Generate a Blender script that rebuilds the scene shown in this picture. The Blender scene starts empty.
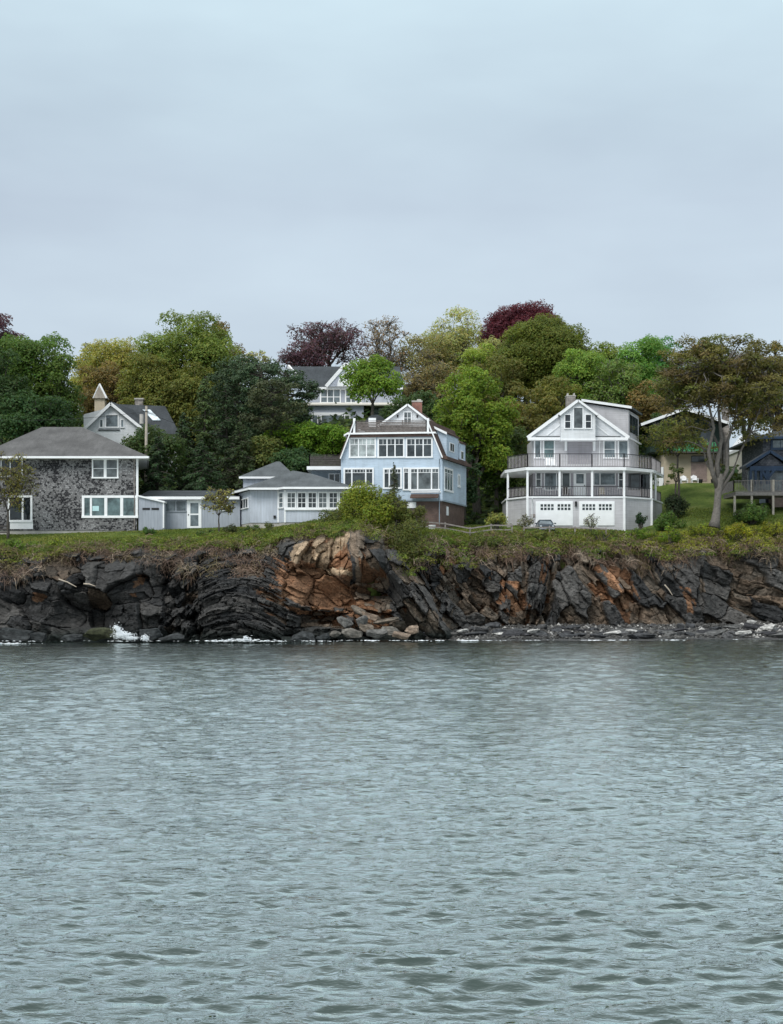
import bpy, math, random
import numpy as np
from mathutils import Vector, noise as mnoise
R = math.radians
FPX = 1500.0; CXP = 391.5; HZ = 596.0; EYE = 4.0
scene = bpy.context.scene
col = scene.collection
rng = np.random.default_rng(7)
random.seed(7)

def W(px, py, Y):
    return Vector(((px-CXP)*Y/FPX, Y, EYE-(py-HZ)*Y/FPX))
def XX(px, Y): return (px-CXP)*Y/FPX
def ZZ(py, Y): return EYE-(py-HZ)*Y/FPX

# ------------------------------------------------------------------ materials
def new_mat(name):
    m = bpy.data.materials.new(name); m.use_nodes = True
    nt = m.node_tree; nt.nodes.clear()
    out = nt.nodes.new('ShaderNodeOutputMaterial')
    return m, nt, out
def N(nt, typ, **kw):
    n = nt.nodes.new(typ)
    for k, v in kw.items():
        if k in n.inputs: n.inputs[k].default_value = v
        else: setattr(n, k, v)
    return n
def L(nt, a, b): nt.links.new(a, b)
def ramp(nt, fac, stops):
    r = nt.nodes.new('ShaderNodeValToRGB')
    el = r.color_ramp.elements
    while len(el) < len(stops): el.new(0.5)
    for e, (p, c) in zip(el, stops):
        e.position = p; e.color = (*c, 1) if len(c) == 3 else c
    L(nt, fac, r.inputs['Fac']); return r.outputs['Color']
def mixc(nt, fac, a, b, blend='MIX'):
    m = nt.nodes.new('ShaderNodeMix'); m.data_type = 'RGBA'; m.blend_type = blend
    for s, v in ((m.inputs[0], fac), (m.inputs[6], a), (m.inputs[7], b)):
        if hasattr(v, 'is_linked'): L(nt, v, s)
        elif isinstance(v, (int, float)): s.default_value = v if s == m.inputs[0] else (v, v, v, 1)
        else: s.default_value = (*v, 1)
    return m.outputs[2]
def coords(nt, scale=(1, 1, 1), rot=(0, 0, 0)):
    t = nt.nodes.new('ShaderNodeNewGeometry'); mp = nt.nodes.new('ShaderNodeMapping')
    mp.inputs['Scale'].default_value = scale; mp.inputs['Rotation'].default_value = rot
    L(nt, t.outputs['Position'], mp.inputs['Vector']); return mp.outputs['Vector']
def noise(nt, vec, scale, detail=4, rough=0.55):
    n = N(nt, 'ShaderNodeTexNoise', Scale=scale, Detail=detail, Roughness=rough)
    L(nt, vec, n.inputs['Vector']); return n.outputs['Fac']
def bumpn(nt, h, strength=0.3, dist=0.02):
    b = N(nt, 'ShaderNodeBump', Strength=strength, Distance=dist); L(nt, h, b.inputs['Height']); return b.outputs['Normal']

def mat_plain(name, c, rough=0.6, var=0.12, vscale=1.5, spec=0.3, metallic=0.0):
    m, nt, out = new_mat(name)
    v = coords(nt); f = noise(nt, v, vscale, 5)
    lo = tuple(x*(1-var) for x in c); hi = tuple(min(1, x*(1+var)) for x in c)
    cc = ramp(nt, f, [(0.3, lo), (0.7, hi)])
    b = N(nt, 'ShaderNodeBsdfPrincipled', Roughness=rough, Metallic=metallic)
    b.inputs['Specular IOR Level'].default_value = spec
    L(nt, cc, b.inputs['Base Color']); L(nt, b.outputs[0], out.inputs[0]); return m
def mat_siding(name, c, pitch=0.2, vertical=False, var=0.1, depth=0.35):
    m, nt, out = new_mat(name)
    v = coords(nt)
    sep = N(nt, 'ShaderNodeSeparateXYZ'); L(nt, v, sep.inputs[0])
    a = N(nt, 'ShaderNodeMath', operation='DIVIDE'); a.inputs[1].default_value = pitch
    L(nt, sep.outputs[0 if vertical else 2], a.inputs[0])
    fr = N(nt, 'ShaderNodeMath', operation='FRACT'); L(nt, a.outputs[0], fr.inputs[0])
    vs = coords(nt, (0.6, 0.6, 6) if not vertical else (6, 6, 0.6))
    f = noise(nt, vs, 1.2, 4); f2 = noise(nt, v, 0.5, 4)
    c1 = ramp(nt, f, [(0.3, tuple(x*(1-var) for x in c)), (0.7, tuple(min(1, x*(1+var*0.6)) for x in c))])
    c2 = mixc(nt, 1.0, c1, ramp(nt, f2, [(0.3, (0.84,)*3), (0.65, (1, 1, 1))]), 'MULTIPLY')
    st = noise(nt, coords(nt, (2.2, 2.2, 0.22)), 1.3, 5, 0.65)
    c2 = mixc(nt, 0.4, c2, ramp(nt, st, [(0.34, (0.80, 0.79, 0.76)), (0.56, (1, 1, 1))]), 'MULTIPLY')
    joint = ramp(nt, fr.outputs[0], [(0.0, (0.62,)*3), (0.12, (1, 1, 1))])
    c3 = mixc(nt, 0.6, c2, joint, 'MULTIPLY')
    b = N(nt, 'ShaderNodeBsdfPrincipled', Roughness=0.65)
    b.inputs['Specular IOR Level'].default_value = 0.25
    L(nt, c3, b.inputs['Base Color'])
    L(nt, bumpn(nt, fr.outputs[0], depth, 0.03), b.inputs['Normal'])
    L(nt, b.outputs[0], out.inputs[0]); return m
def mat_shingle(name):
    m, nt, out = new_mat(name)
    v = coords(nt)
    br = N(nt, 'ShaderNodeTexBrick', Scale=1.0); br.offset = 0.5
    br.inputs['Brick Width'].default_value = 0.22; br.inputs['Row Height'].default_value = 0.17
    br.inputs['Mortar Size'].default_value = 0.012; br.inputs['Color1'].default_value = (0, 0, 0, 1)
    br.inputs['Color2'].default_value = (1, 1, 1, 1); br.inputs['Mortar'].default_value = (0.0, 0.0, 0.0, 1)
    sw = N(nt, 'ShaderNodeSeparateXYZ'); L(nt, v, sw.inputs[0])
    cb = N(nt, 'ShaderNodeCombineXYZ'); L(nt, sw.outputs[0], cb.inputs[0]); L(nt, sw.outputs[2], cb.inputs[1])
    L(nt, cb.outputs[0], br.inputs['Vector'])
    light = mixc(nt, br.outputs['Color'], (0.13, 0.128, 0.13), (0.42, 0.415, 0.42))
    f = noise(nt, v, 3.4, 6, 0.8); big = noise(nt, v, 0.38, 2)
    # weathered black patches with a shape of their own
    s = N(nt, 'ShaderNodeMath', operation='MULTIPLY_ADD'); s.inputs[1].default_value = 0.5
    L(nt, big, s.inputs[0]); L(nt, f, s.inputs[2])
    g = N(nt, 'ShaderNodeMath', operation='MULTIPLY_ADD'); g.inputs[1].default_value = 0.2
    L(nt, br.outputs['Color'], g.inputs[0]); L(nt, s.outputs[0], g.inputs[2])
    mr_ = N(nt, 'ShaderNodeMapRange'); mr_.inputs[1].default_value = 0.84; mr_.inputs[2].default_value = 0.89; L(nt, g.outputs[0], mr_.inputs[0])
    mask = ramp(nt, mr_.outputs[0], [(0.0, (0, 0, 0)), (1.0, (1, 1, 1))])
    c = mixc(nt, mask, light, (0.018, 0.018, 0.021))
    b = N(nt, 'ShaderNodeBsdfPrincipled', Roughness=0.85); b.inputs['Specular IOR Level'].default_value = 0.15
    L(nt, c, b.inputs['Base Color']); L(nt, bumpn(nt, br.outputs['Color'], 0.5, 0.03), b.inputs['Normal'])
    L(nt, b.outputs[0], out.inputs[0]); return m
def mat_roof(name, c):
    m, nt, out = new_mat(name)
    v = coords(nt); f = noise(nt, v, 9, 3, 0.7); f2 = noise(nt, v, 0.6, 4)
    sep = N(nt, 'ShaderNodeSeparateXYZ'); L(nt, v, sep.inputs[0])
    a = N(nt, 'ShaderNodeMath', operation='MULTIPLY'); a.inputs[1].default_value = 9.0; L(nt, sep.outputs[2], a.inputs[0])
    fr = N(nt, 'ShaderNodeMath', operation='FRACT'); L(nt, a.outputs[0], fr.inputs[0])
    c1 = ramp(nt, f, [(0.3, tuple(x*0.8 for x in c)), (0.7, tuple(x*1.2 for x in c))])
    c2 = mixc(nt, 1.0, c1, ramp(nt, f2, [(0.3, (0.72,)*3), (0.7, (1.18,)*3)]), 'MULTIPLY')
    c2 = mixc(nt, 0.7, c2, ramp(nt, noise(nt, coords(nt, (1.6, 0.4, 0.4)), 1.2, 5, 0.7), [(0.35, (0.78,)*3), (0.6, (1.05,)*3)]), 'MULTIPLY')
    c3 = mixc(nt, 0.35, c2, ramp(nt, fr.outputs[0], [(0, (0.5,)*3), (0.25, (1, 1, 1))]), 'MULTIPLY')
    b = N(nt, 'ShaderNodeBsdfPrincipled', Roughness=0.85); b.inputs['Specular IOR Level'].default_value = 0.2
    L(nt, c3, b.inputs['Base Color']); L(nt, bumpn(nt, f, 0.4, 0.03), b.inputs['Normal'])
    L(nt, b.outputs[0], out.inputs[0]); return m
def mat_brick(name, c1, c2, mortar, w=0.22, h=0.08):
    m, nt, out = new_mat(name)
    v = coords(nt); sw = N(nt, 'ShaderNodeSeparateXYZ'); L(nt, v, sw.inputs[0])
    ad = N(nt, 'ShaderNodeMath', operation='ADD'); L(nt, sw.outputs[0], ad.inputs[0]); L(nt, sw.outputs[1], ad.inputs[1])
    cb = N(nt, 'ShaderNodeCombineXYZ'); L(nt, ad.outputs[0], cb.inputs[0]); L(nt, sw.outputs[2], cb.inputs[1])
    br = N(nt, 'ShaderNodeTexBrick', Scale=1.0)
    br.inputs['Brick Width'].default_value = w; br.inputs['Row Height'].default_value = h
    br.inputs['Mortar Size'].default_value = 0.012
    for k, c in (('Color1', c1), ('Color2', c2), ('Mortar', mortar)): br.inputs[k].default_value = (*c, 1)
    L(nt, cb.outputs[0], br.inputs['Vector'])
    c = mixc(nt, 0.7, br.outputs['Color'], ramp(nt, noise(nt, v, 1.5, 5), [(0.3, (0.6,)*3), (0.7, (1.15,)*3)]), 'MULTIPLY')
    b = N(nt, 'ShaderNodeBsdfPrincipled', Roughness=0.85); b.inputs['Specular IOR Level'].default_value = 0.2
    L(nt, c, b.inputs['Base Color']); L(nt, b.outputs[0], out.inputs[0]); return m
def mat_glass(name, c, rough=0.06, spec=0.6):
    m, nt, out = new_mat(name)
    v = coords(nt, (1, 1, 1)); f = noise(nt, v, 0.9, 3, 0.6)
    cc = ramp(nt, f, [(0.35, tuple(x*0.4 for x in c)), (0.65, tuple(min(1, x*1.4) for x in c))])
    b = N(nt, 'ShaderNodeBsdfPrincipled', Roughness=rough); b.inputs['Specular IOR Level'].default_value = spec
    L(nt, cc, b.inputs['Base Color'])
    L(nt, bumpn(nt, noise(nt, v, 0.8, 1), 0.15, 0.05), b.inputs['Normal'])
    L(nt, b.outputs[0], out.inputs[0]); return m
def mat_leaf(name, trans=0.43):
    m, nt, out = new_mat(name)
    at = N(nt, 'ShaderNodeAttribute', attribute_name='Col')
    d = N(nt, 'ShaderNodeBsdfPrincipled', Roughness=0.55); d.inputs['Specular IOR Level'].default_value = 0.25
    t = N(nt, 'ShaderNodeBsdfTranslucent'); mx = N(nt, 'ShaderNodeMixShader'); mx.inputs[0].default_value = trans
    L(nt, at.outputs['Color'], d.inputs['Base Color'])
    tc = mixc(nt, 1.0, at.outputs['Color'], (1.2, 1.25, 0.7), 'MULTIPLY'); L(nt, tc, t.inputs['Color'])
    L(nt, d.outputs[0], mx.inputs[1]); L(nt, t.outputs[0], mx.inputs[2]); L(nt, mx.outputs[0], out.inputs[0]); return m
def mat_attr(name, rough=0.85, bump=0.5, bscale=3.0, spec=0.2):
    m, nt, out = new_mat(name)
    at = N(nt, 'ShaderNodeAttribute', attribute_name='Col')
    v = coords(nt); f = noise(nt, v, bscale, 8, 0.65); f2 = noise(nt, coords(nt, (1, 1, 5), (0, R(20), 0)), 2.0, 6, 0.7)
    c = mixc(nt, 1.0, at.outputs['Color'], ramp(nt, f, [(0.3, (0.45,)*3), (0.68, (1.5,)*3)]), 'MULTIPLY')
    c = mixc(nt, 0.8, c, ramp(nt, f2, [(0.35, (0.55,)*3), (0.6, (1.25,)*3)]), 'MULTIPLY')
    b = N(nt, 'ShaderNodeBsdfPrincipled', Roughness=rough); b.inputs['Specular IOR Level'].default_value = spec
    L(nt, c, b.inputs['Base Color']); L(nt, bumpn(nt, f, bump, 0.12), b.inputs['Normal'])
    L(nt, b.outputs[0], out.inputs[0]); return m

M = {}
M['white'] = mat_plain('white_paint', (0.78, 0.79, 0.80), 0.5, 0.05)
M['cream'] = mat_plain('cream_paint', (0.66, 0.62, 0.55), 0.6, 0.06)
M['shingle'] = mat_shingle('weathered_shingle')
M['roof_grey'] = mat_roof('grey_shingle_roof', (0.115, 0.112, 0.11))
M['roof_slate'] = mat_roof('slate_roof', (0.10, 0.11, 0.115))
M['roof_dark'] = mat_roof('dark_roof', (0.055, 0.062, 0.068))
M['roof_brown'] = mat_roof('brown_roof', (0.085, 0.055, 0.045))
M['roof_tan'] = mat_roof('tan_roof', (0.30, 0.27, 0.23))
M['board_grey'] = mat_siding('grey_board', (0.34, 0.37, 0.42), 0.3, True)
M['board_pale'] = mat_siding('pale_board', (0.50, 0.54, 0.61), 0.3, True)
M['blue'] = mat_siding('blue_clapboard', (0.50, 0.60, 0.71), 0.16, depth=0.25)
M['blue_grey'] = mat_siding('blue_grey_clapboard', (0.30, 0.36, 0.42), 0.16)
M['grey_clap'] = mat_siding('grey_clapboard', (0.56, 0.55, 0.575), 0.22)
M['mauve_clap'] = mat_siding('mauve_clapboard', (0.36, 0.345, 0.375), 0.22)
M['pale_clap'] = mat_siding('pale_clapboard', (0.70, 0.72, 0.75), 0.22)
M['white_clap'] = mat_siding('white_clapboard', (0.72, 0.74, 0.76), 0.2)
M['lilac_clap'] = mat_siding('lilac_grey_clapboard', (0.42, 0.45, 0.52), 0.2)
M['green_clap'] = mat_siding('dark_green_clapboard', (0.035, 0.06, 0.05), 0.2)
M['tan_wall'] = mat_plain('tan_stucco', (0.46, 0.39, 0.29), 0.8, 0.1)
M['green_cloth'] = mat_plain('green_canvas', (0.06, 0.26, 0.12), 0.8, 0.2, 3)
M['navy'] = mat_plain('navy_paint', (0.014, 0.032, 0.065), 0.5, 0.2)
M['navy_shingle'] = mat_brick('dark_shingle', (0.035, 0.04, 0.052), (0.11, 0.115, 0.13), (0.01, 0.012, 0.016), 0.3, 0.2)
M['brick'] = mat_brick('red_brick', (0.30, 0.09, 0.06), (0.22, 0.07, 0.05), (0.3, 0.25, 0.22))
M['brick_brown'] = mat_brick('brown_brick', (0.16, 0.095, 0.075), (0.11, 0.07, 0.06), (0.16, 0.13, 0.12))
M['brick_pink'] = mat_brick('pink_brick', (0.33, 0.23, 0.2), (0.26, 0.18, 0.16), (0.34, 0.3, 0.28))
M['stone'] = mat_brick('stone_block', (0.36, 0.33, 0.30), (0.20, 0.18, 0.17), (0.12, 0.11, 0.10), 0.5, 0.3)
M['concrete'] = mat_plain('concrete', (0.42, 0.40, 0.37), 0.85, 0.18)
M['wood_grey'] = mat_plain('weathered_wood', (0.23, 0.205, 0.19), 0.85, 0.3, 4)
M['bal_grey'] = mat_plain('baluster_wood', (0.33, 0.31, 0.31), 0.8, 0.2, 3)
M['wood_deck'] = mat_plain('deck_wood', (0.15, 0.13, 0.12), 0.85, 0.35, 5)
M['wood_pole'] = mat_plain('pole_wood', (0.42, 0.37, 0.31), 0.85, 0.2, 4)
M['wood_dark'] = mat_plain('dark_wood', (0.07, 0.062, 0.058), 0.8, 0.25, 4)
M['rail_black'] = mat_plain('dark_rail', (0.035, 0.032, 0.035), 0.5, 0.15)
M['glass'] = mat_glass('window_glass', (0.045, 0.055, 0.06))
M['glass_b'] = mat_glass('darker_window_glass', (0.02, 0.026, 0.03), 0.03)
M['glass_c'] = mat_glass('hazy_window_glass', (0.10, 0.115, 0.12), 0.12)
M['glass_grey'] = mat_glass('grey_window_glass', (0.13, 0.16, 0.175))
M['glass_pale'] = mat_glass('curtained_glass', (0.36, 0.40, 0.40), 0.2)
M['glass_teal'] = mat_glass('teal_window_glass', (0.10, 0.15, 0.155))
M['skylight'] = mat_glass('skylight_glass', (0.6, 0.68, 0.72), 0.15)
M['black'] = mat_plain('black_metal', (0.02, 0.02, 0.022), 0.5)
M['car'] = mat_plain('car_paint', (0.018, 0.03, 0.04), 0.25, 0.05, spec=0.6)
M['tyre'] = mat_plain('tyre_rubber', (0.02, 0.02, 0.02), 0.9)
M['chrome'] = mat_plain('chrome', (0.6, 0.6, 0.6), 0.25, 0.05, metallic=0.9)
M['red_lamp'] = mat_plain('red_lens', (0.35, 0.02, 0.02), 0.3)
M['bark'] = mat_plain('bark', (0.075, 0.066, 0.056), 0.9, 0.35, 5)
M['bark_dark'] = mat_plain('dark_bark', (0.05, 0.043, 0.035), 0.9, 0.3, 5)
M['bark_pale'] = mat_plain('pale_bark', (0.135, 0.122, 0.108), 0.9, 0.3, 5)
M['leaf'] = mat_leaf('leaves')
M['needle'] = mat_leaf('needles', 0.12)
M['twig'] = mat_leaf('dry_twigs', 0.05)
M['rock'] = mat_attr('cliff_rock')
M['paper'] = mat_plain('pale_blue_paper', (0.45, 0.66, 0.68), 0.8, 0.05)
M['foam'] = mat_plain('white_foam', (0.85, 0.88, 0.9), 0.7, 0.05)
M['driftwood'] = mat_plain('driftwood', (0.45, 0.38, 0.3), 0.85, 0.2, 4)
M['asphalt'] = mat_plain('gravel_drive', (0.2, 0.19, 0.175), 0.95, 0.25, 6)

# ------------------------------------------------------------------ mesh helpers
ORG = {}
def tag(o, label=None, cat=None, group=None, kind=None):
    if label: o['label'] = label
    if cat: o['category'] = cat
    if group: o['group'] = group
    if kind: o['kind'] = kind
    return o
def thing(name, loc, label, cat, group=None):
    o = bpy.data.objects.new(name, None); col.objects.link(o); o.location = loc
    o.empty_display_size = 0.5; ORG[o.name] = Vector(loc)
    return tag(o, label, cat, group)
def mesh_obj(name, V, F, mat, parent=None, origin=None, colors=None, smooth=False):
    """V (n,3) world coords; F list of tuples or (m,4)/(m,3) arrays."""
    V = np.asarray(V, dtype=np.float64).reshape(-1, 3)
    if parent is not None: org = ORG[parent.name]
    else: org = Vector(origin) if origin is not None else Vector((0, 0, 0))
    V = V - np.array(org)
    me = bpy.data.meshes.new(name)
    if isinstance(F, np.ndarray):
        k = F.shape[1]; me.vertices.add(len(V)); me.vertices.foreach_set('co', V.astype(np.float32).ravel())
        me.loops.add(F.size); me.loops.foreach_set('vertex_index', F.astype(np.int32).ravel())
        me.polygons.add(len(F)); me.polygons.foreach_set('loop_start', np.arange(0, F.size, k, dtype=np.int32))
        try: me.polygons.foreach_set('loop_total', np.full(len(F), k, dtype=np.int32))
        except Exception: pass
        me.update(calc_edges=True); me.validate()
    else:
        me.from_pydata([tuple(v) for v in V], [], F); me.update()
    if colors is not None:
        c = np.ones((len(colors), 4), np.float32); c[:, :3] = colors
        dom = 'FACE' if len(colors) == len(me.polygons) else 'POINT'
        a = me.attributes.new('Col', 'FLOAT_COLOR', dom); a.data.foreach_set('color', c.ravel())
    me.polygons.foreach_set('use_smooth', np.full(len(me.polygons), bool(smooth)))
    me.materials.append(mat)
    o = bpy.data.objects.new(name, me); col.objects.link(o)
    if parent is not None: o.parent = parent
    else: o.location = org
    ORG[o.name] = org
    return o

class MB:
    def __init__(s): s.v = []; s.f = []
    def add(s, vs, fs):
        b = len(s.v); s.v += [tuple(v) for v in vs]; s.f += [tuple(b+i for i in f) for f in fs]; return s
    def box(s, x0, x1, y0, y1, z0, z1):
        return s.add([(x0, y0, z0), (x1, y0, z0), (x1, y1, z0), (x0, y1, z0), (x0, y0, z1), (x1, y0, z1), (x1, y1, z1), (x0, y1, z1)],
                     [(0, 3, 2, 1), (4, 5, 6, 7), (0, 1, 5, 4), (1, 2, 6, 5), (2, 3, 7, 6), (3, 0, 4, 7)])
    def hexa(s, b, t):      # bottom quad, top quad
        return s.add(list(b)+list(t), [(0, 3, 2, 1), (4, 5, 6, 7), (0, 1, 5, 4), (1, 2, 6, 5), (2, 3, 7, 6), (3, 0, 4, 7)])
    def prism(s, poly, z0, z1):      # footprint polygon [(x,y)] extruded up
        n = len(poly)
        return s.add([(x, y, z0) for x, y in poly]+[(x, y, z1) for x, y in poly],
                     [tuple(range(n))[::-1], tuple(range(n, 2*n))]+[(i, (i+1) % n, n+(i+1) % n, n+i) for i in range(n)])
    def extrude(s, pts, d):      # planar polygon pts extruded by vector d
        n = len(pts); d = Vector(d); p = [Vector(q) for q in pts]
        return s.add(p+[q+d for q in p], [tuple(range(n)), tuple(range(n, 2*n))[::-1]]+[(i, n+i, n+(i+1) % n, (i+1) % n) for i in range(n)])
    def slab(s, pts, t):      # roof slab: polygon thickened downward along its normal
        p = [Vector(q) for q in pts]; n = (p[1]-p[0]).cross(p[2]-p[0]).normalized()
        if n.z < 0: n = -n
        return s.extrude(p, -n*t)
    def bar(s, a, b, w, h=None):
        a = Vector(a); b = Vector(b); h = h or w; d = (b-a).normalized()
        up = Vector((0, 0, 1)) if abs(d.z) < 0.9 else Vector((0, 1, 0))
        u = d.cross(up).normalized(); v = u.cross(d).normalized(); u *= w/2; v *= h/2
        return s.hexa([a-u-v, a+u-v, a+u+v, a-u+v], [b-u-v, b+u-v, b+u+v, b-u+v])
    def tube(s, pts, rad, k=8):
        pts = [Vector(p) for p in pts]; base = len(s.v); n = len(pts)
        if isinstance(rad, (int, float)): rad = [rad]*n
        for i, p in enumerate(pts):
            d = (pts[min(i+1, n-1)]-pts[max(i-1, 0)]).normalized()
            up = Vector((0, 0, 1)) if abs(d.z) < 0.9 else Vector((1, 0, 0))
            u = d.cross(up).normalized(); v = d.cross(u)
            for j in range(k):
                a = 2*math.pi*j/k; s.v.append(tuple(p+(u*math.cos(a)+v*math.sin(a))*rad[i]))
        for i in range(n-1):
            for j in range(k):
                s.f.append((base+i*k+j, base+i*k+(j+1) % k, base+(i+1)*k+(j+1) % k, base+(i+1)*k+j))
        s.f.append(tuple(base+j for j in range(k))[::-1]); s.f.append(tuple(base+(n-1)*k+j for j in range(k)))
        return s
    def build(s, name, mat, parent=None, origin=None, smooth=False):
        return mesh_obj(name, s.v, s.f, M[mat] if isinstance(mat, str) else mat, parent, origin, smooth=smooth)

class Frame:      # a vertical wall plane through two ground points, outward normal towards the viewer
    def __init__(s, ax, ay, bx, by):
        s.o = Vector((ax, ay, 0)); s.u = Vector((bx-ax, by-ay, 0)); s.len = s.u.length; s.u.normalize()
        s.n = Vector((s.u.y, -s.u.x, 0))
    def at(s, px, py):      # where the sight line of that picture point meets the wall
        k = (px-CXP)/FPX
        # (k*Y, Y) = o + t*u
        den = s.u.x-k*s.u.y; t = (k*s.o.y-s.o.x)/den
        Y = s.o.y+t*s.u.y; return t, EYE-(py-HZ)*Y/FPX
    def p(s, t, z, d=0.0): return s.o+s.u*t+s.n*d+Vector((0, 0, z))
    def box(s, mb, t0, t1, z0, z1, d0, d1):
        b = [s.p(t0, z0, d1), s.p(t1, z0, d1), s.p(t1, z0, d0), s.p(t0, z0, d0)]
        t = [s.p(t0, z1, d1), s.p(t1, z1, d1), s.p(t1, z1, d0), s.p(t0, z1, d0)]
        return mb.hexa(b, t)
    def pbox(s, mb, px0, py0, px1, py1, d0, d1):
        t0, za = s.at(px0, py0); t1, zb = s.at(px1, py1)
        za = s.at((px0+px1)/2, py0)[1]; zb = s.at((px0+px1)/2, py1)[1]
        return s.box(mb, t0, t1, min(za, zb), max(za, zb), d0, d1)

def window(fr, px0, py0, px1, py1, parent, cols=1, rows=1, glass='glass', trim=0.11, name='window', cell=None, gl_cols=None, mat='white', bar=0.05, d=0.0, toprow=None):
    """frame mesh (part) with one pane mesh (sub-part). cols: list of mullion fractions or count"""
    if glass == 'glass': glass = ('glass', 'glass_b', 'glass', 'glass_c')[int(px0*3.7+py0) % 4]
    t0, _ = fr.at(px0, py0); t1, _ = fr.at(px1, py1)
    z1 = fr.at((px0+px1)/2, py0)[1]; z0 = fr.at((px0+px1)/2, py1)[1]
    mb = MB(); a, b = d+0.002, d+0.09
    fr.box(mb, t0, t1, z1-trim, z1, a, b); fr.box(mb, t0-0.03, t1+0.03, z0, z0+trim, a, b+0.04)
    fr.box(mb, t0, t0+trim, z0+trim, z1-trim, a, b); fr.box(mb, t1-trim, t1, z0+trim, z1-trim, a, b)
    iw = t1-t0-2*trim; ih = z1-z0-2*trim
    cs = [i/cols for i in range(1, cols)] if isinstance(cols, int) else cols
    rs = [i/rows for i in range(1, rows)] if isinstance(rows, int) else rows
    for c in cs:
        w = bar
        if isinstance(c, tuple): c, w = c
        x = t0+trim+iw*c; fr.box(mb, x-w/2, x+w/2, z0+trim, z1-trim, a, b-0.02)
    for r in rs:
        w = bar
        if isinstance(r, tuple): r, w = r
        z = z0+trim+ih*r; fr.box(mb, t0+trim, t1-trim, z-w/2, z+w/2, a, b-0.03)
    if toprow:      # (fraction, number of small lights in the top row)
        fz, nn = toprow; z = z0+trim+ih*fz
        fr.box(mb, t0+trim, t1-trim, z-0.025, z+0.025, a, b-0.03)
        for i in range(1, nn):
            x = t0+trim+iw*i/nn; fr.box(mb, x-0.02, x+0.02, z+0.025, z1-trim, a, b-0.035)
    f = mb.build(name, mat, parent)
    g = MB(); fr.box(g, t0+trim*0.5, t1-trim*0.5, z0+trim*0.5, z1-trim*0.5, d-0.02, d+0.03)
    g.build('pane', glass, f)
    return f

def railing(mb_rail, a, b, z, h, post_every=1.6, balusters=0.14, rail_w=0.06, bal_w=0.025, posts=True, horizontal=None):
    a = Vector((a[0], a[1], z)); b = Vector((b[0], b[1], z)); d = b-a; n = max(1, round(d.length/post_every))
    mb_rail.bar(a+Vector((0, 0, h)), b+Vector((0, 0, h)), rail_w, rail_w*0.9)
    if horizontal:
        for k in range(horizontal):
            zz = 0.08+k*(h-0.1)/horizontal
            mb_rail.bar(a+Vector((0, 0, zz)), b+Vector((0, 0, zz)), 0.03, (h-0.1)/horizontal*0.78)
    else: mb_rail.bar(a+Vector((0, 0, 0.1)), b+Vector((0, 0, 0.1)), rail_w*0.7)
    if posts:
        for i in range(n+1):
            p = a+d*i/n; mb_rail.bar(p, p+Vector((0, 0, h+0.05)), 0.1)
    if balusters:
        m = int(d.length/balusters)
        for i in range(1, m):
            p = a+d*i/m; mb_rail.bar(p+Vector((0, 0, 0.1)), p+Vector((0, 0, h)), bal_w)

# ------------------------------------------------------------------ ground shape
def foot_y(x):   return np.interp(x, [-60, -35, -22, -12, -6, 0, 4, 8, 14, 30, 60], [131, 131, 132, 133, 134, 136, 138, 143, 145, 146.5, 147])
def rag(x, s):
    x = np.asarray(x, float); return (np.sin(x*0.93+s)+0.7*np.sin(x*1.91+2*s)+0.5*np.sin(x*3.7+s*3)+0.35*np.sign(np.sin(x*1.37+s*5)))/2.2
def edge_y(x):   return 0.9*rag(x, 1.3)+np.interp(x, [-60, -35, -22, -12, -6, 0, 4, 8, 14, 30, 60], [139, 139, 140, 140.5, 139.5, 141, 144, 148.5, 150, 151, 151])
def edge_z(x):   # from the picture: height of the ground at the rim
    return 0.38*rag(x, 4.1)+np.interp(x, [-60, -36, -28, -18, -12, -8, -3, 2, 6, 12, 20, 28, 36, 60], [7.9, 8.0, 8.3, 8.7, 8.9, 9.6, 10.4, 9.0, 9.1, 9.4, 9.3, 9.0, 9.3, 9.5])
LP = [(0, 0.0), (8, 1.9), (10, 2.1), (20, 2.6), (35, 10.5), (50, 17), (75, 22.5), (120, 26), (400, 22)]
def ground_z(x, y):
    x = np.asarray(x, float); y = np.asarray(y, float)
    e = edge_y(x); f = foot_y(x); ez = edge_z(x); d = y-e+0.9*rag(x, 1.3)*np.clip((y-e)/6, 0, 1)
    left = np.interp(d, [0, 9, 20, 33, 48, 70, 110, 400], [0, 2.0, 2.4, 6.5, 11, 20, 25, 20])
    mid = np.interp(d, [0, 3, 9, 20, 33, 50, 75, 115, 400], [0, 1.1, 2.0, 2.8, 9, 17, 22, 26, 20])
    right = np.interp(d, [0, 3, 26, 34, 60, 120, 400], [0, 1.6, 8.0, 8.4, 14.5, 19, 14])
    far = np.interp(d, [0, 3, 12, 34, 60, 120, 400], [0, 1.2, 3.5, 5.5, 7, 8, 6])
    ez = ez-0.38*rag(x, 4.1)*np.clip(d/4, 0, 1)
    wl = np.clip((-12-x)/12, 0, 1); wr = np.clip((x-26)/7, 0, 1)
    wf = np.clip((x-43)/8, 0, 1)*np.clip((y-150)/15, 0, 1)
    top = ez+(mid*(1-wl)+left*wl)*(1-wr)+(right*(1-wf)+far*wf)*wr
    beach_w = np.interp(x, [-8, 2, 8, 60], [0.5, 1.5, 9, 8])
    low = np.where(y < f, np.interp((f-y)/beach_w, [0, 1, 3], [0.0, -1.0, -3.0])*np.interp(x, [-8, 2, 8], [1, 1, 1.0]), 0)+np.interp(x, [-8, 2, 8, 60], [-1.0, -0.2, 1.1, 1.3])
    return np.where(y < e-0.1, np.minimum(low, top), top)
def gz(x, y): return float(ground_z(x, y))

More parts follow.
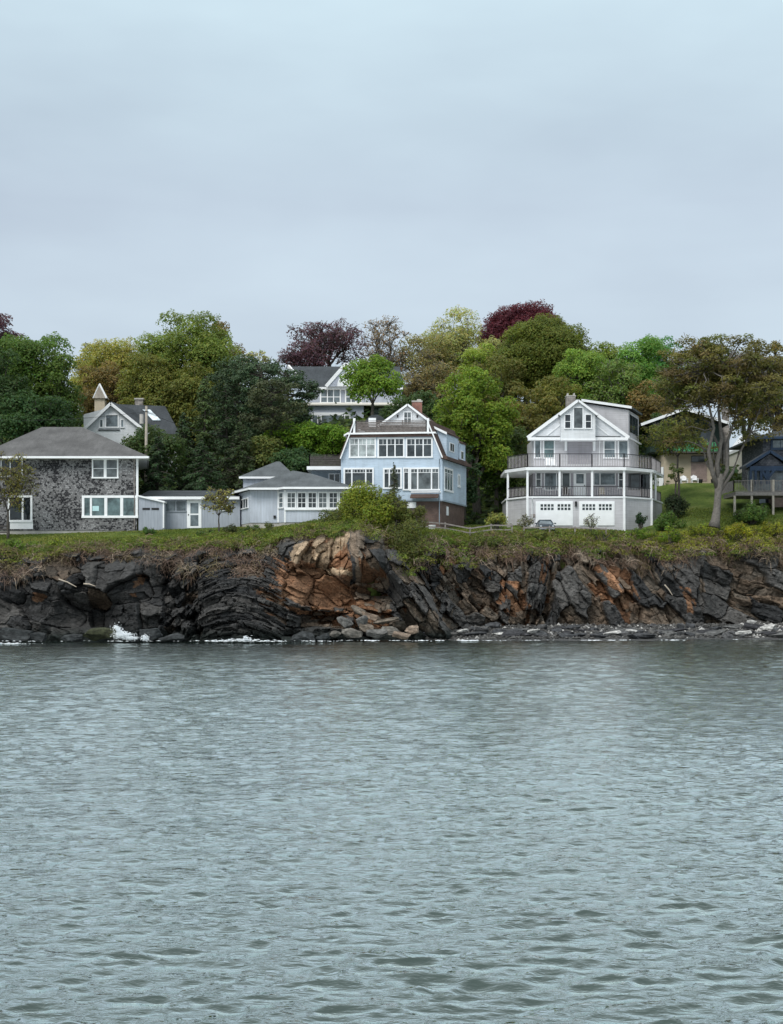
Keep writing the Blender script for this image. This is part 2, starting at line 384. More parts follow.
def fbm(x, y, s, seed=0, octv=4):
    r = np.zeros_like(x, dtype=float); a = 1.0; rr = np.random.default_rng(seed)
    for o in range(octv):
        for k in range(5):
            th = rr.uniform(0, 6.28); f = s*(2**o)*rr.uniform(0.7, 1.4)
            r += a*np.sin((x*math.cos(th)+y*math.sin(th))*f+rr.uniform(0, 6.28))/5
        a *= 0.55
    return r

def build_ground():
    xs = np.concatenate([np.linspace(-1500, -150, 10), np.linspace(-140, -62, 20), np.linspace(-60, 60, 260), np.linspace(62, 140, 20), np.linspace(150, 1500, 10)])
    ys = np.concatenate([np.linspace(112, 128, 8), np.linspace(129, 158, 150), np.linspace(159, 230, 80), np.linspace(235, 420, 20), np.linspace(500, 2500, 6)])
    Xg, Yg = np.meshgrid(xs, ys); Z = ground_z(Xg, Yg)
    Z = Z+np.where(Yg > edge_y(Xg)+0.5, 0.12*fbm(Xg, Yg, 0.5, 3), 0.05*fbm(Xg, Yg, 1.2, 5))
    nx, ny = len(xs), len(ys)
    V = np.stack([Xg.ravel(), Yg.ravel(), Z.ravel()], 1)
    i = np.arange(nx*ny).reshape(ny, nx)
    F = np.stack([i[:-1, :-1].ravel(), i[:-1, 1:].ravel(), i[1:, 1:].ravel(), i[1:, :-1].ravel()], 1)
    m, nt, out = new_mat('grass_ground')
    v = coords(nt); f = noise(nt, v, 0.35, 5, 0.6); f2 = noise(nt, v, 4.0, 6, 0.7)
    c = ramp(nt, f, [(0.32, (0.05, 0.08, 0.018)), (0.52, (0.095, 0.135, 0.03)), (0.7, (0.16, 0.18, 0.055))])
    c = mixc(nt, 0.8, c, ramp(nt, f2, [(0.3, (0.55,)*3), (0.7, (1.3,)*3)]), 'MULTIPLY')
    ge = N(nt, 'ShaderNodeNewGeometry'); sp = N(nt, 'ShaderNodeSeparateXYZ'); L(nt, ge.outputs['Position'], sp.inputs[0])
    low = ramp(nt, sp.outputs[2], [(0.0, (1, 1, 1)), (1.0, (0, 0, 0))])
    mr = N(nt, 'ShaderNodeMapRange'); mr.inputs[1].default_value = 2.5; mr.inputs[2].default_value = 4.0
    L(nt, sp.outputs[2], mr.inputs[0])
    peb = ramp(nt, noise(nt, v, 7, 4, 0.7), [(0.35, (0.035, 0.037, 0.04)), (0.55, (0.08, 0.08, 0.078)), (0.75, (0.25, 0.24, 0.22))])
    c = mixc(nt, mr.outputs[0], peb, c)
    b = N(nt, 'ShaderNodeBsdfPrincipled', Roughness=0.95); b.inputs['Specular IOR Level'].default_value = 0.1
    L(nt, c, b.inputs['Base Color']); L(nt, bumpn(nt, f2, 0.8, 0.15), b.inputs['Normal']); L(nt, b.outputs[0], out.inputs[0])
    o = mesh_obj('ground', V, F, m, smooth=True); tag(o, kind='structure')

# ------------------------------------------------------------------ cliff
def worley(x, z, ang, sx, sz, seed):
    """blocky cells in a rotated, stretched grid: random value, two tilts, edge distance, second random"""
    ca, sa = np.cos(ang), np.sin(ang)
    u = (x*ca+z*sa)/sx; v = (-x*sa+z*ca)/sz
    iu = np.floor(u).astype(np.int64); iv = np.floor(v).astype(np.int64)
    def h(a, b, k):
        n = (a*73856093) ^ (b*19349663) ^ ((seed*83492791+k*2654435761) & 0x7fffffff)
        n = (n ^ (n >> 13))*1274126177 & 0x7fffffffffff
        n = n ^ (n >> 16)
        return (n & 0xffff)/65535.0
    d1 = np.full(x.shape, 9.0); d2 = np.full(x.shape, 9.0); ca_ = np.zeros(x.shape, np.int64); cb_ = np.zeros(x.shape, np.int64)
    cu = np.zeros(x.shape); cv = np.zeros(x.shape)
    for di in (-1, 0, 1):
        for dj in (-1, 0, 1):
            a = iu+di; b = iv+dj; pu = a+0.15+0.7*h(a, b, 1); pv = b+0.15+0.7*h(a, b, 2)
            d = np.maximum(np.abs(u-pu), np.abs(v-pv))*0.7+0.3*np.hypot(u-pu, v-pv)
            n1 = d < d1
            d2 = np.where(n1, d1, np.minimum(d2, d))
            ca_ = np.where(n1, a, ca_); cb_ = np.where(n1, b, cb_); cu = np.where(n1, u-pu, cu); cv = np.where(n1, v-pv, cv)
            d1 = np.where(n1, d, d1)
    return h(ca_, cb_, 3), (h(ca_, cb_, 4)-0.5)*cu, (h(ca_, cb_, 5)-0.5)*cv, d2-d1, h(ca_, cb_, 6)

def cliff_point_colors(px, py, r1, r2, r3):
    """rock colour of each block by where it is in the cliff (slate, rust, ochre)"""
    dark = np.array([0.028, 0.029, 0.030]); dark2 = np.array([0.085, 0.081, 0.076])
    rust = np.array([0.20, 0.102, 0.055]); rust2 = np.array([0.25, 0.16, 0.10]); tan = np.array([0.30, 0.22, 0.145])
    grey = np.array([0.14, 0.122, 0.10]); brown = np.array([0.165, 0.105, 0.065])
    def g(cx, cy, rx, ry): return np.exp(-((px-cx)/rx)**2-((py-cy)/ry)**2)
    wr = np.clip(1.9*g(315, 580, 38, 30)+0.9*g(333, 545, 22, 16)+0.55*g(365, 590, 26, 26)+0.8*g(137, 583, 5, 14)+0.8*g(38, 598, 10, 5)
                 +0.8*g(512, 600, 22, 18)+0.6*g(545, 575, 8, 22)+0.8*g(620, 600, 16, 30)+0.6*g(602, 575, 12, 22)+0.9*g(690, 605, 8, 20)+0.4*g(470, 570, 40, 20)+0.15*g(570, 590, 60, 25)+0.5*g(365, 615, 30, 16)+0.4*g(760, 622, 20, 8), 0, 1)
    wt = np.clip(1.3*g(312, 552, 22, 14)+1.0*g(340, 537, 12, 14)+0.7*g(338, 567, 10, 6), 0, 1)
    wg = np.clip(np.interp(px, [0, 180, 200, 340, 352, 385, 395, 440, 455, 783], [0.06, 0.1, 0.02, 0.3, 0.85, 0.85, 0.5, 0.5, 0.62, 0.4]), 0, 1)
    out = np.empty(px.shape+(3,))
    base = dark*(1-r2)[..., None]+dark2*r2[..., None]
    gb = grey*(0.6+0.8*r1)[..., None]*(1-0.5*r3)[..., None]+brown*(0.5*r3)[..., None]
    s = (r1 < wg)[..., None]; out = np.where(s, gb, base)
    rc = rust*(0.3+1.1*r2)[..., None]*(1-r3*0.4)[..., None]+rust2*(r3*0.4)[..., None]
    out = np.where((r3*0.6+r1*0.4 < wr*0.82)[..., None], rc, out)
    out = np.where((r2*0.7+r1*0.3 < wt*0.9)[..., None], tan*(0.6+0.6*r3)[..., None], out)
    return out

def build_cliff():
    nx, nt_ = 1500, 210
    x = np.linspace(-58, 58, nx); t = np.linspace(0, 1, nt_)
    X, T = np.meshgrid(x, t)
    f = foot_y(X); e = edge_y(X); ez = edge_z(X)
    zb = np.interp(X, [-8, 2, 8, 60], [-1.3, -0.8, 0.7, 0.9])
    Z = zb+(ez-zb)*T
    prof = np.interp(T, [0, 0.15, 0.45, 0.75, 0.92, 1], [0, 0.12, 0.34, 0.60, 0.80, 1.0])
    Y = f+(e-f)*prof
    # picture-space position of each point, only to know which bed of rock it belongs to
    PX = CXP+X*FPX/Y; PY = HZ-(Z-EYE)*FPX/Y
    wob = 6*fbm(X, Z, 0.6, 11)+3*fbm(X, Z, 2.2, 12)
    px = PX+wob; py = PY+wob*0.6
    def g(cx, cy, rx, ry, p=2): return np.exp(-(np.abs((PX-cx)/rx)**p)-(np.abs((PY-cy)/ry)**p))
    bulge = 3.8*g(246, 612, 48, 50, 3)           # laminated dark mound
    bulge += 2.4*g(364, 545, 19, 30, 6)           # hanging square block
    bulge -= 2.6*g(372, 590, 26, 12)              # hollow under it
    bulge += 1.3*g(312, 552, 26, 14, 8)+1.4*g(300, 590, 22, 22, 3)-1.0*g(345, 598, 24, 16)
    sl = (PX-412)-(PY-595)*0.62
    bulge += 2.8*np.exp(-(sl/17)**4)*np.clip((PY-548)/14, 0, 1)*np.clip((645-PY)/10, 0, 1)   # diagonal slab
    bulge -= 2.4*g(85, 616, 32, 14, 4)+1.5*g(20, 608, 22, 8)+1.6*g(178, 590, 18, 22)
    bulge += 1.5*g(60, 580, 40, 16, 4)+1.6*g(118, 580, 30, 18, 6)+1.2*g(150, 620, 26, 18, 3)
    bulge += 1.4*g(525, 598, 20, 28, 4)-1.2*g(470, 585, 22, 18)
    bulge += 0.9*fbm(X, Z, 0.35, 21)
    # blocks per bed
    reg_mound = ((px > 198) & (px < 290) & (py > 556)); reg_right = px > 440
    reg_rust = (px >= 276) & (px < 352); reg_col = (px >= 346) & (px < 388) & (py < 582); reg_slab = (np.abs(sl) < 24) & (py > 550)
    wx = 0.34*fbm(X, Z, 0.8, 61)+0.03*fbm(X, Z, 4.0, 62); wz = 0.26*fbm(X, Z, 0.8, 63)+0.03*fbm(X, Z, 4.5, 64)
    XW = X+wx; ZW = Z+wz*np.where(reg_mound, 0.4, 1)+np.where(reg_mound, 0.075*(X+13.3)**2, 0)
    ang = np.full(X.shape, R(-14.0)); sx = np.full(X.shape, 2.2); sz = np.full(X.shape, 1.0)
    def setr(mk, a, x_, z_):
        ang[mk] = R(a) if np.isscalar(a) else a[mk]; sx[mk] = x_; sz[mk] = z_
    setr((px < 90), -24, 3.2, 1.8); setr((px > 90) & (px < 160), 4, 3.6, 2.3); setr((px > 160) & (px < 205), 38, 1.2, 0.8)
    setr(reg_rust, -36, 4.2, 1.9); setr(reg_rust & (py < 568), 68, 2.6, 1.3); setr(reg_rust & (py > 605), -10, 2.6, 0.9)
    setr(reg_mound, -4, 3.0, 0.42); setr(reg_col, 88, 5.0, 1.6); setr(reg_slab, -58, 2.6, 0.9)
    setr(reg_right, -58, 3.8, 1.7); setr(reg_right & (px > 520) & (px < 560), 80, 2.4, 0.8); setr(px > 705, -22, 3.2, 1.7)
    setr((px > 440) & (px < 505), -50, 1.6, 1.0)
    # hard cells must share one orientation per bed, so evaluate per distinct (angle,sx,sz)
    r1 = np.zeros(X.shape); gx = r1.copy(); gz_ = r1.copy(); ed = r1.copy(); r2 = r1.copy(); m1 = r1.copy(); mx = r1.copy(); mz = r1.copy(); me_ = r1.copy(); m2 = r1.copy()
    keys = set(zip(np.round(ang.ravel(), 4), sx.ravel(), sz.ravel()))
    for k, (a, s1, s2) in enumerate(sorted(keys)):
        mk = (np.round(ang, 4) == a) & (sx == s1) & (sz == s2)
        q = worley(XW[mk], ZW[mk], a, s1, s2, 10+k); r1[mk], gx[mk], gz_[mk], ed[mk], r2[mk] = q
        q = worley(XW[mk], ZW[mk], a+0.12, s1*0.42, s2*0.38, 50+k); m1[mk], mx[mk], mz[mk], me_[mk], m2[mk] = q
    amp = np.where(reg_mound, 0.5, np.where(reg_col, 0.6, np.where(reg_rust, 1.9, 1.4)))
    sel = np.clip((fbm(X, Z, 0.7, 71)+0.25)*2.2, 0.08, 1)      # broad clean faces beside shattered ground
    dis = amp*(r1-0.5)*1.7+(gx*1.5+gz_*2.4)*amp+0.7*amp*(m1-0.5)*sel+(mx+mz)*0.8*amp*sel
    dis -= 0.38*np.exp(-(ed/0.05)**2)+0.16*np.exp(-(me_/0.07)**2)*sel
    f3 = worley(XW, ZW, R(-30), 0.55, 0.22, 91); dis += 0.16*(f3[0]-0.5)+(f3[1]+f3[2])*0.14
    rid = 1-np.abs(fbm(X+wx, Z, 1.7, 72)); dis += 0.13*(rid-0.6)*np.where(reg_mound, 0.3, 1)
    ca_, sa_ = np.cos(ang), np.sin(ang); across = -X*sa_+Z*ca_
    vv = (ZW+0.05*X)/0.24; sg = np.floor(XW/2.3+np.floor(vv)*0.37); hs = np.sin(np.floor(vv)*127.1+sg*311.7)*43758.5; hs = hs-np.floor(hs)
    dis += np.where(reg_mound, 0.55*(hs-0.5), 0)
    lam = np.where(reg_mound, 0.04, 0.05)*np.sin((across+np.where(reg_mound, 0.075*(X+13.3)**2, 0)+0.35*fbm(X, Z, 0.8, 31))*np.where(reg_mound, 15, 10))
    dis += lam+0.06*fbm(X, Z, 3.4, 41)+0.05*fbm(X, Z, 8.0, 42)
    fade = np.clip((1-T)/0.10, 0, 1)
    Yd = Y-(bulge+dis)*fade
    Yd = np.minimum(Yd, e+0.2)
    Zd = Z+0.22*(m2-0.5)*fade
    # last rows run back under the turf
    Yd[-1] = e[-1]+2.0; Zd[-1] = ez[-1]+0.0; Yd[-2] = e[-2]+0.3; Zd[-2] = ez[-2]
    C = cliff_point_colors(px, py, r1, r2, m1)*(0.75+0.5*m2)[..., None]
    wet = np.clip((1.3-Zd)/0.8, 0, 1)[..., None]*np.where(X > 6, 0.4, 1.0)[..., None]
    C = C*np.where(X < -10, 0.72, 1.0)[..., None]; C = C*(1-wet)+np.array([0.018, 0.022, 0.02])*wet        # weed-dark tidal band
    soil = np.clip((T-0.93)/0.05, 0, 1)[..., None]
    C = C*(1-soil)+np.array([0.07, 0.052, 0.035])*soil
    V = np.stack([X.ravel(), Yd.ravel(), Zd.ravel()], 1)
    i = np.arange(nx*nt_).reshape(nt_, nx)
    F = np.stack([i[:-1, :-1].ravel(), i[:-1, 1:].ravel(), i[1:, 1:].ravel(), i[1:, :-1].ravel()], 1)
    o = mesh_obj('cliff', V, F, M['rock'], colors=C.reshape(-1, 3)); tag(o, kind='structure')
    return X, Yd, Zd
CL = None
def cliff_y(x, z):
    X, Yd, Zd = CL; j = int(np.clip((x+58)/116*(X.shape[1]-1), 0, X.shape[1]-1))
    k = int(np.argmin(np.abs(Zd[:, j]-z))); return float(Yd[k, j])

def rock_mesh(sx, sy, sz, seed, blocky=0.8):
    rr = np.random.default_rng(seed); n = 6
    import bmesh
    bm = bmesh.new(); bmesh.ops.create_cube(bm, size=2.0)
    bmesh.ops.subdivide_edges(bm, edges=bm.edges[:], cuts=5, use_grid_fill=True)
    ph = rr.uniform(0, 6, 6); pl = rr.normal(size=(11, 3)); pl /= np.linalg.norm(pl, axis=1)[:, None]; off = rr.uniform(0.62, 1.0, 11)
    for v in bm.verts:
        p = np.array(v.co)
        p *= blocky+(1-blocky)*1.3/np.linalg.norm(p)
        for q in range(11):
            d = p@pl[q]-off[q]
            if d > 0: p -= pl[q]*d
        p += 0.05*np.sin(p[[1, 2, 0]]*5+ph[:3])+0.03*np.sin(p[[2, 0, 1]]*11+ph[3:])
        v.co = p*np.array([sx, sy, sz])/2
    V = np.array([v.co[:] for v in bm.verts]); F = [tuple(v.index for v in f.verts) for f in bm.faces]; bm.free(); return V, F
def rock(name, label, cat, group, px, py, Y, w, h, d, tilt, c, seed, yaw=0):
    V, F = rock_mesh(w, d, h, seed)
    ca, sa = math.cos(R(tilt)), math.sin(R(tilt)); V = V@np.array([[ca, 0, sa], [0, 1, 0], [-sa, 0, ca]])
    cy, sy = math.cos(R(yaw)), math.sin(R(yaw)); V = V@np.array([[cy, sy, 0], [-sy, cy, 0], [0, 0, 1]])
    P = np.array(W(px, py, Y)); rr = np.random.default_rng(seed)
    Cc = np.array(c)*rr.uniform(0.7, 1.25, (len(F), 1))
    o = mesh_obj(name, V+P, F, M['rock'], origin=P-np.array([0, 0, h/2]), colors=Cc)
    tag(o, label, cat, group); return o

# ------------------------------------------------------------------ vegetation
def leaf_quads(P, Nrm, size, rr, aspect=0.7, droop=0.0):
    """P (n,3) centres, Nrm (n,3) approx normals -> quads"""
    n = len(P); nn = Nrm+rr.normal(scale=0.38, size=(n, 3)); nn /= np.linalg.norm(nn, axis=1)[:, None]+1e-9
    a = rr.normal(size=(n, 3)); a -= nn*(a*nn).sum(1)[:, None]; a /= np.linalg.norm(a, axis=1)[:, None]+1e-9
    b = np.cross(nn, a); s = (size*rr.uniform(0.6, 1.35, n))[:, None]
    a = a*s*0.5; b = b*s*0.5*aspect
    k = 0.35*nn*s*0.5
    V = np.stack([P-a+k*0.5, P-b*1.0-k*0.3, P+a+k*0.5, P+b*1.0-k*0.3], 1).reshape(-1, 3)
    F = np.arange(4*n).reshape(n, 4); return V, F
def leaf_cols(base, n, rr, lobe=None, var=0.22, hue=0.12):
    b = np.array(base)[None, :]; k = rr.uniform(1-var, 1+var, (n, 1))
    if lobe is not None: k = k*lobe[:, None]
    c = b*k; h = rr.normal(scale=hue, size=n)
    c[:, 0] *= 1+h; c[:, 2] *= 1-h*0.5
    return np.clip(c, 0.004, 0.9)
def sphere_dirs(n, rr):
    d = rr.normal(size=(n, 3)); return d/np.linalg.norm(d, axis=1)[:, None]

def limb(mb, a, b, r0, r1, rr, seg=4, wig=0.12, k=5, sag=0.0):
    a = Vector(a); b = Vector(b); d = b-a; ln = d.length; pts = []; rad = []
    for i in range(seg+1):
        t = i/seg; off = Vector(rr.normal(scale=wig*ln*0.3, size=3))*math.sin(math.pi*t)
        pts.append(a+d*t+off+Vector((0, 0, -sag*ln*t*(1-t)*2))); rad.append(r0*(1-t)+r1*t)
    mb.tube(pts, rad, k); return pts

def tree(name, label, cat, px, Y, top, bot, w, c, seed, leaf=0.29, dens=1.0, ext=True, lobes=56, bark='bark', sparse=0.0, group='trees on the hillside', base=None, trunk_px=None, depth=0.9, lean=0.0, twigs=0, tr=None, lobe_k=1.0, uneven=0.2):
    rr = np.random.default_rng(seed)
    if ext and group == 'trees on the hillside' and Y > 185: bot += 34; w *= 1.14; lobes = int(lobes*1.5)
    rx = w/2*Y/FPX; zt = ZZ(top, Y); zb_ = ZZ(bot, Y); rz = (zt-zb_)/2; C = np.array([XX(px, Y), Y, (zt+zb_)/2]); ry = rx*depth; c = (c[0]*2.1, c[1]*2.0, c[2]*1.8)
    bx = XX(trunk_px, Y) if trunk_px else C[0]+rr.uniform(-0.1, 0.1)*rx; by = Y
    bz = (gz(bx, by) if base is None else base)-0.15
    root = thing(name, (bx, by, bz), label, cat, group)
    # lobes
    nl = int(lobes); d = sphere_dirs(nl*3, rr); d = d[d[:, 2] > -0.75][:nl]; nl = len(d)
    rad = rr.uniform(0.5, 0.92, nl); rad[: nl//5] *= 0.5
    sc = np.array([rx, ry, rz]); lr = rr.uniform(0.15, 0.33, nl)*min(rx, rz*1.3)*lobe_k
    u = 1+uneven*rr.normal(size=nl)*0.5
    LC = C+d*rad[:, None]*np.clip(u, 0.7, 1.12)[:, None]*sc
    # keep inside the envelope
    q = (LC-C)/sc; qn = np.linalg.norm(q, axis=1); mxr = 1-lr/np.maximum(rx, rz)*0.75; k = np.minimum(1, mxr/np.maximum(qn, 1e-6)); LC = C+(LC-C)*k[:, None]
    # scaffold
    mb = MB(); tr = tr or max(0.14, 0.045*(zt-bz)*0.55+0.01*rx)
    fork = np.array([C[0]*0.4+bx*0.6, by, max(bz+1.0, zb_+0.12*(zt-zb_))]) if zb_ > bz+1.5 else np.array([bx, by, bz+(zt-bz)*0.3])
    limb(mb, (bx, by, bz), fork, tr*1.15, tr*0.75, rr, 4, 0.06, 8)
    nm = 5; mains = []
    for i in range(nm):
        a = 2*math.pi*(i+rr.uniform(-0.2, 0.2))/nm
        e_ = C+np.array([math.cos(a)*rx*0.42, math.sin(a)*ry*0.42, rr.uniform(-0.15, 0.45)*rz])
        mains.append((fork, e_)); limb(mb, fork, e_, tr*0.55, tr*0.22, rr, 4, 0.15, 5)
    ends = np.array([m[1] for m in mains])
    for j in range(nl):
        k_ = int(np.argmin(np.linalg.norm(ends-LC[j], axis=1))); s0 = fork+(ends[k_]-fork)*rr.uniform(0.45, 0.98)
        limb(mb, s0, LC[j], tr*0.2, tr*0.05, rr, 3, 0.2, 4)
        for _ in range(twigs):
            dd = sphere_dirs(1, rr)[0]; dd[2] = abs(dd[2])*0.8+0.1
            mb.bar(LC[j]-dd*lr[j]*0.3, LC[j]+dd*lr[j]*rr.uniform(0.9, 1.5), 0.05)
    mb.build('trunk', bark, root, smooth=True)
    # leaves
    area = 4*math.pi*lr**2; cnt = np.maximum(30, (area/(leaf*leaf*0.45)*0.7*dens*(1-sparse))).astype(int)
    idx = np.repeat(np.arange(nl), cnt); n = len(idx); dd = sphere_dirs(n, rr)
    dd[:, 2] = np.where((dd[:, 2] < -0.2) & (rr.random(n) < 0.6), -dd[:, 2], dd[:, 2])
    rf = 0.62+0.45*rr.random(n)**0.6
    bump = 1+0.22*np.sin(dd[:, 0]*7+idx)*np.sin(dd[:, 2]*6+idx*1.7)
    P = LC[idx]+dd*(lr[idx]*rf*bump)[:, None]*np.array([1.15, 1.15, 0.85])
    V, F = leaf_quads(P, dd*0.7+np.array([0, -0.1, 0.55]), leaf, rr)
    lk = rr.uniform(0.8, 1.22, nl)[idx]
    mesh_obj('crown', V, F, M['leaf'], root, colors=leaf_cols(c, n, rr, lk))
    return root

def conifer(label, px, Y, top, bot, w, c, seed, kind='spruce', name='spruce_tree', group='evergreens on the hillside', leaf=0.3, base=None):
    rr = np.random.default_rng(seed); x = XX(px, Y); zt = ZZ(top, Y); zb_ = ZZ(bot, Y); rx = w/2*Y/FPX
    bz = (gz(x, Y) if base is None else base)-0.1; zb_ = max(zb_, bz+0.5)
    root = thing(name, (x, Y, bz), label, 'tree', group); mb = MB(); H = zt-bz
    limb(mb, (x, Y, bz), (x, Y, zt-0.2), max(0.12, 0.016*H+0.05), 0.03, rr, 6, 0.01, 7)
    Ps, Ns, Ks = [], [], []
    nb = int((zt-zb_)/0.28*3.4)
    for i in range(nb):
        t = (i+rr.random())/nb; z = zt-(zt-zb_)*t
        a = rr.uniform(0, 2*math.pi)
        if kind == 'spruce': ln = rx*(0.12+0.95*t**0.85)*rr.uniform(0.7, 1.08); rise = -0.28
        else: ln = rx*math.sin(math.pi*min(1, 0.12+0.86*t))**0.6*rr.uniform(0.45, 1.1); rise = rr.uniform(-0.02, 0.3)
        e_ = np.array([x+math.cos(a)*ln, Y+math.sin(a)*ln, z+rise*ln])
        limb(mb, (x, Y, z), e_, 0.05+0.01*ln, 0.015, rr, 2, 0.08, 4)
        m = int(ln*(26 if kind == 'spruce' else 10)/leaf*0.3)+6
        if kind == 'spruce':
            s = rr.random(m)**0.7; P = np.array([x, Y, z])+(e_-np.array([x, Y, z]))*s[:, None]
            side = np.array([-math.sin(a), math.cos(a), 0]); P = P+side*(rr.normal(size=m)*0.16*(0.3+ln*0.4))[:, None]
            P[:, 2] += -0.22*np.abs(rr.normal(size=m))+0.05
            Nn = np.tile(np.array([math.cos(a)*0.4, math.sin(a)*0.4, 0.7]), (m, 1))
        else:
            m = int(m*3.4); pr = max(0.6, 0.30*rx)*rr.uniform(0.7, 1.25); dd = sphere_dirs(m, rr); P = e_+dd*pr*np.array([1, 1, 0.42])*rr.uniform(0.5, 1, m)[:, None]; Nn = dd*0.5+np.array([0, 0, 0.6])
        Ps.append(P); Ns.append(Nn); Ks.append(np.full(m, rr.uniform(0.7, 1.35)))
    P = np.concatenate(Ps); V, F = leaf_quads(P, np.concatenate(Ns), leaf, rr, 0.5)
    mb.build('trunk', 'bark_dark', root)
    mesh_obj('crown', V, F, M['needle'], root, colors=leaf_cols(c, len(P), rr, np.concatenate(Ks), 0.25, 0.1))
    return root

def bush(name, label, cat, px, Y, top, bot, w, c, seed, leaf=0.22, dens=1.0, group=None, depth=0.8, lobes=16, twigs=3, mat='leaf'):
    rr = np.random.default_rng(seed); rx = w/2*Y/FPX; zt = ZZ(top, Y); x = XX(px, Y); zb_ = ZZ(bot, Y) if bot else gz(x, Y)
    g = gz(x, Y); bz = min(zb_, g) if g < zt-0.2 else zb_
    root = thing(name, (x, Y, bz), label, cat, group); mb = MB(); rz = (zt-zb_)
    d = sphere_dirs(lobes*3, rr); d = d[d[:, 2] > -0.1][:lobes]; nl = len(d)
    lr = rr.uniform(0.22, 0.42, nl)*min(rx, rz*0.8); C = np.array([x, Y, zb_+rz*0.1])
    LC = C+d*np.array([rx-lr.mean()*0.8, (rx-lr.mean()*0.8)*depth, rz*0.9-lr.mean()*0.8])*rr.uniform(0.45, 1.0, nl)[:, None]
    for j in range(nl):
        limb(mb, (x+rr.normal()*rx*0.08, Y+rr.normal()*0.1, bz-0.1), LC[j], 0.05, 0.015, rr, 3, 0.15, 4)
        for _ in range(twigs):
            q = sphere_dirs(1, rr)[0]; q[2] = abs(q[2]); mb.bar(LC[j], LC[j]+q*lr[j]*rr.uniform(0.9, 1.5), 0.03)
    mb.build('stem', 'bark', root)
    area = 4*math.pi*lr**2; cnt = np.maximum(25, area/(leaf*leaf*0.45)*0.7*dens).astype(int); idx = np.repeat(np.arange(nl), cnt); n = len(idx)
    dd = sphere_dirs(n, rr); P = LC[idx]+dd*(lr[idx]*(0.6+0.5*rr.random(n)))[:, None]
    V, F = leaf_quads(P, dd*0.7+np.array([0, -0.1, 0.5]), leaf, rr)
    mesh_obj('foliage', V, F, M[mat], root, colors=leaf_cols(tuple(q*1.3 for q in c), n, rr, rr.uniform(0.7, 1.3, nl)[idx]))
    return root
# ================================================================== HOUSES
def hip(mb, x0, x1, y0, y1, ze, rx0, rx1, ry, zr, t=0.22, xb=None):
    xb = x1 if xb is None else xb
    v = [(x0, y0, ze), (x1, y0, ze), (xb, y1, ze), (x0, y1, ze), (rx0, ry, zr), (rx1, ry, zr), (x0, y0, ze-t), (x1, y0, ze-t), (xb, y1, ze-t), (x0, y1, ze-t)]
    return mb.add(v, [(0, 1, 5, 4), (1, 2, 5), (2, 3, 4, 5), (3, 0, 4), (9, 8, 7, 6), (0, 6, 7, 1), (1, 7, 8, 2), (2, 8, 9, 3), (3, 9, 6, 0)])
def fascia(mb, pts, z0, z1, t=0.06, closed=True):
    n = len(pts)
    for i in range(n if closed else n-1):
        a = Vector((*pts[i], 0)); b = Vector((*pts[(i+1) % n], 0)); d = (b-a).normalized(); o = Vector((d.y, -d.x, 0))*t
        mb.hexa([a+Vector((0, 0, z0)), b+Vector((0, 0, z0)), b+o+Vector((0, 0, z0)), a+o+Vector((0, 0, z0))],
                [a+Vector((0, 0, z1)), b+Vector((0, 0, z1)), b+o+Vector((0, 0, z1)), a+o+Vector((0, 0, z1))])
def P2(px, Y): return (XX(px, Y), Y)

def shingle_house():
    Y = 150.0; xl, xr = XX(-14, Y), XX(137, Y); zb = 10.2; ze = ZZ(458, Y)
    h = thing('shingle_house', (XX(62, Y), 156, zb), 'two storey house with patchy weathered dark shingles, grey hip roof and white trimmed windows', 'house')
    xk = XX(135.5, 162); MB().prism([(xl, Y), (xr, Y), (xk, 162), (xl, 162)], zb+0.35, ze+0.1).build('wall', 'shingle', h)
    MB().prism([(xl+0.05, Y+0.06), (xr-0.05, Y+0.06), (xk-0.05, 161.9), (xl+0.05, 161.9)], zb-1, zb+0.36).build('foundation', 'concrete', h)
    x0, x1, y0, y1 = XX(-25, 149), XX(148.5, 149), 149.0, 163.0
    r = MB(); hip(r, x0, x1, y0, y1, ZZ(456.3, 149), XX(42, 156), XX(82, 156), 156, ZZ(427, 156), 0.05, XX(147.5, 163)); rf = r.build('roof', 'roof_grey', h)
    f = MB(); fascia(f, [(x0, y0), (x1, y0), (XX(147.5, 163), y1), (x0, y1)], ZZ(458.3, 149), ZZ(456.4, 149)+0.02)
    f.build('fascia', 'white', h); MB().prism([(x0+0.06, y0+0.06), (x1-0.06, y0+0.06), (XX(147, 163), y1-0.06), (x0+0.06, y1-0.06)], ZZ(458.2, 149), ZZ(457.4, 149)).build('soffit', 'white', h)
    fr = Frame(xl, Y, xr, Y)
    t = MB(); fr.pbox(t, 136.2, 458.3, 138.4, 496, 0.0, 0.06); t.build('corner_board', 'white', h)
    window(fr, 92, 458.6, 118.5, 478.5, h, cols=[(0.5, 0.28)], rows=1, glass='glass', trim=0.14, toprow=(0.5, 2))
    window(fr, 82, 495.5, 138, 518, h, cols=[(0.13, 0.2), (0.42, 0.3), (0.73, 0.3)], glass='glass_teal', trim=0.24)
    window(fr, 8, 495.5, 32.5, 522, h, cols=[(0.62, 0.18)], glass='glass', trim=0.2)
    window(fr, -8, 458.6, 23, 477, h, cols=[(0.28, 0.1), (0.6, 0.1)], glass='glass', trim=0.12)
    s = MB(); fr.pbox(s, 92.5, 506, 99, 511, 0.035, 0.04); o = s.build('paper_notice', 'paper', h)
    downpipe(h, XX(134.5, Y), Y, 10.6, ZZ(458.5, Y), 'wood_grey')
    s = MB(); fr.pbox(s, 10, 522, 33, 529, 0.002, 0.03); s.build('skirt_board', 'white', h)

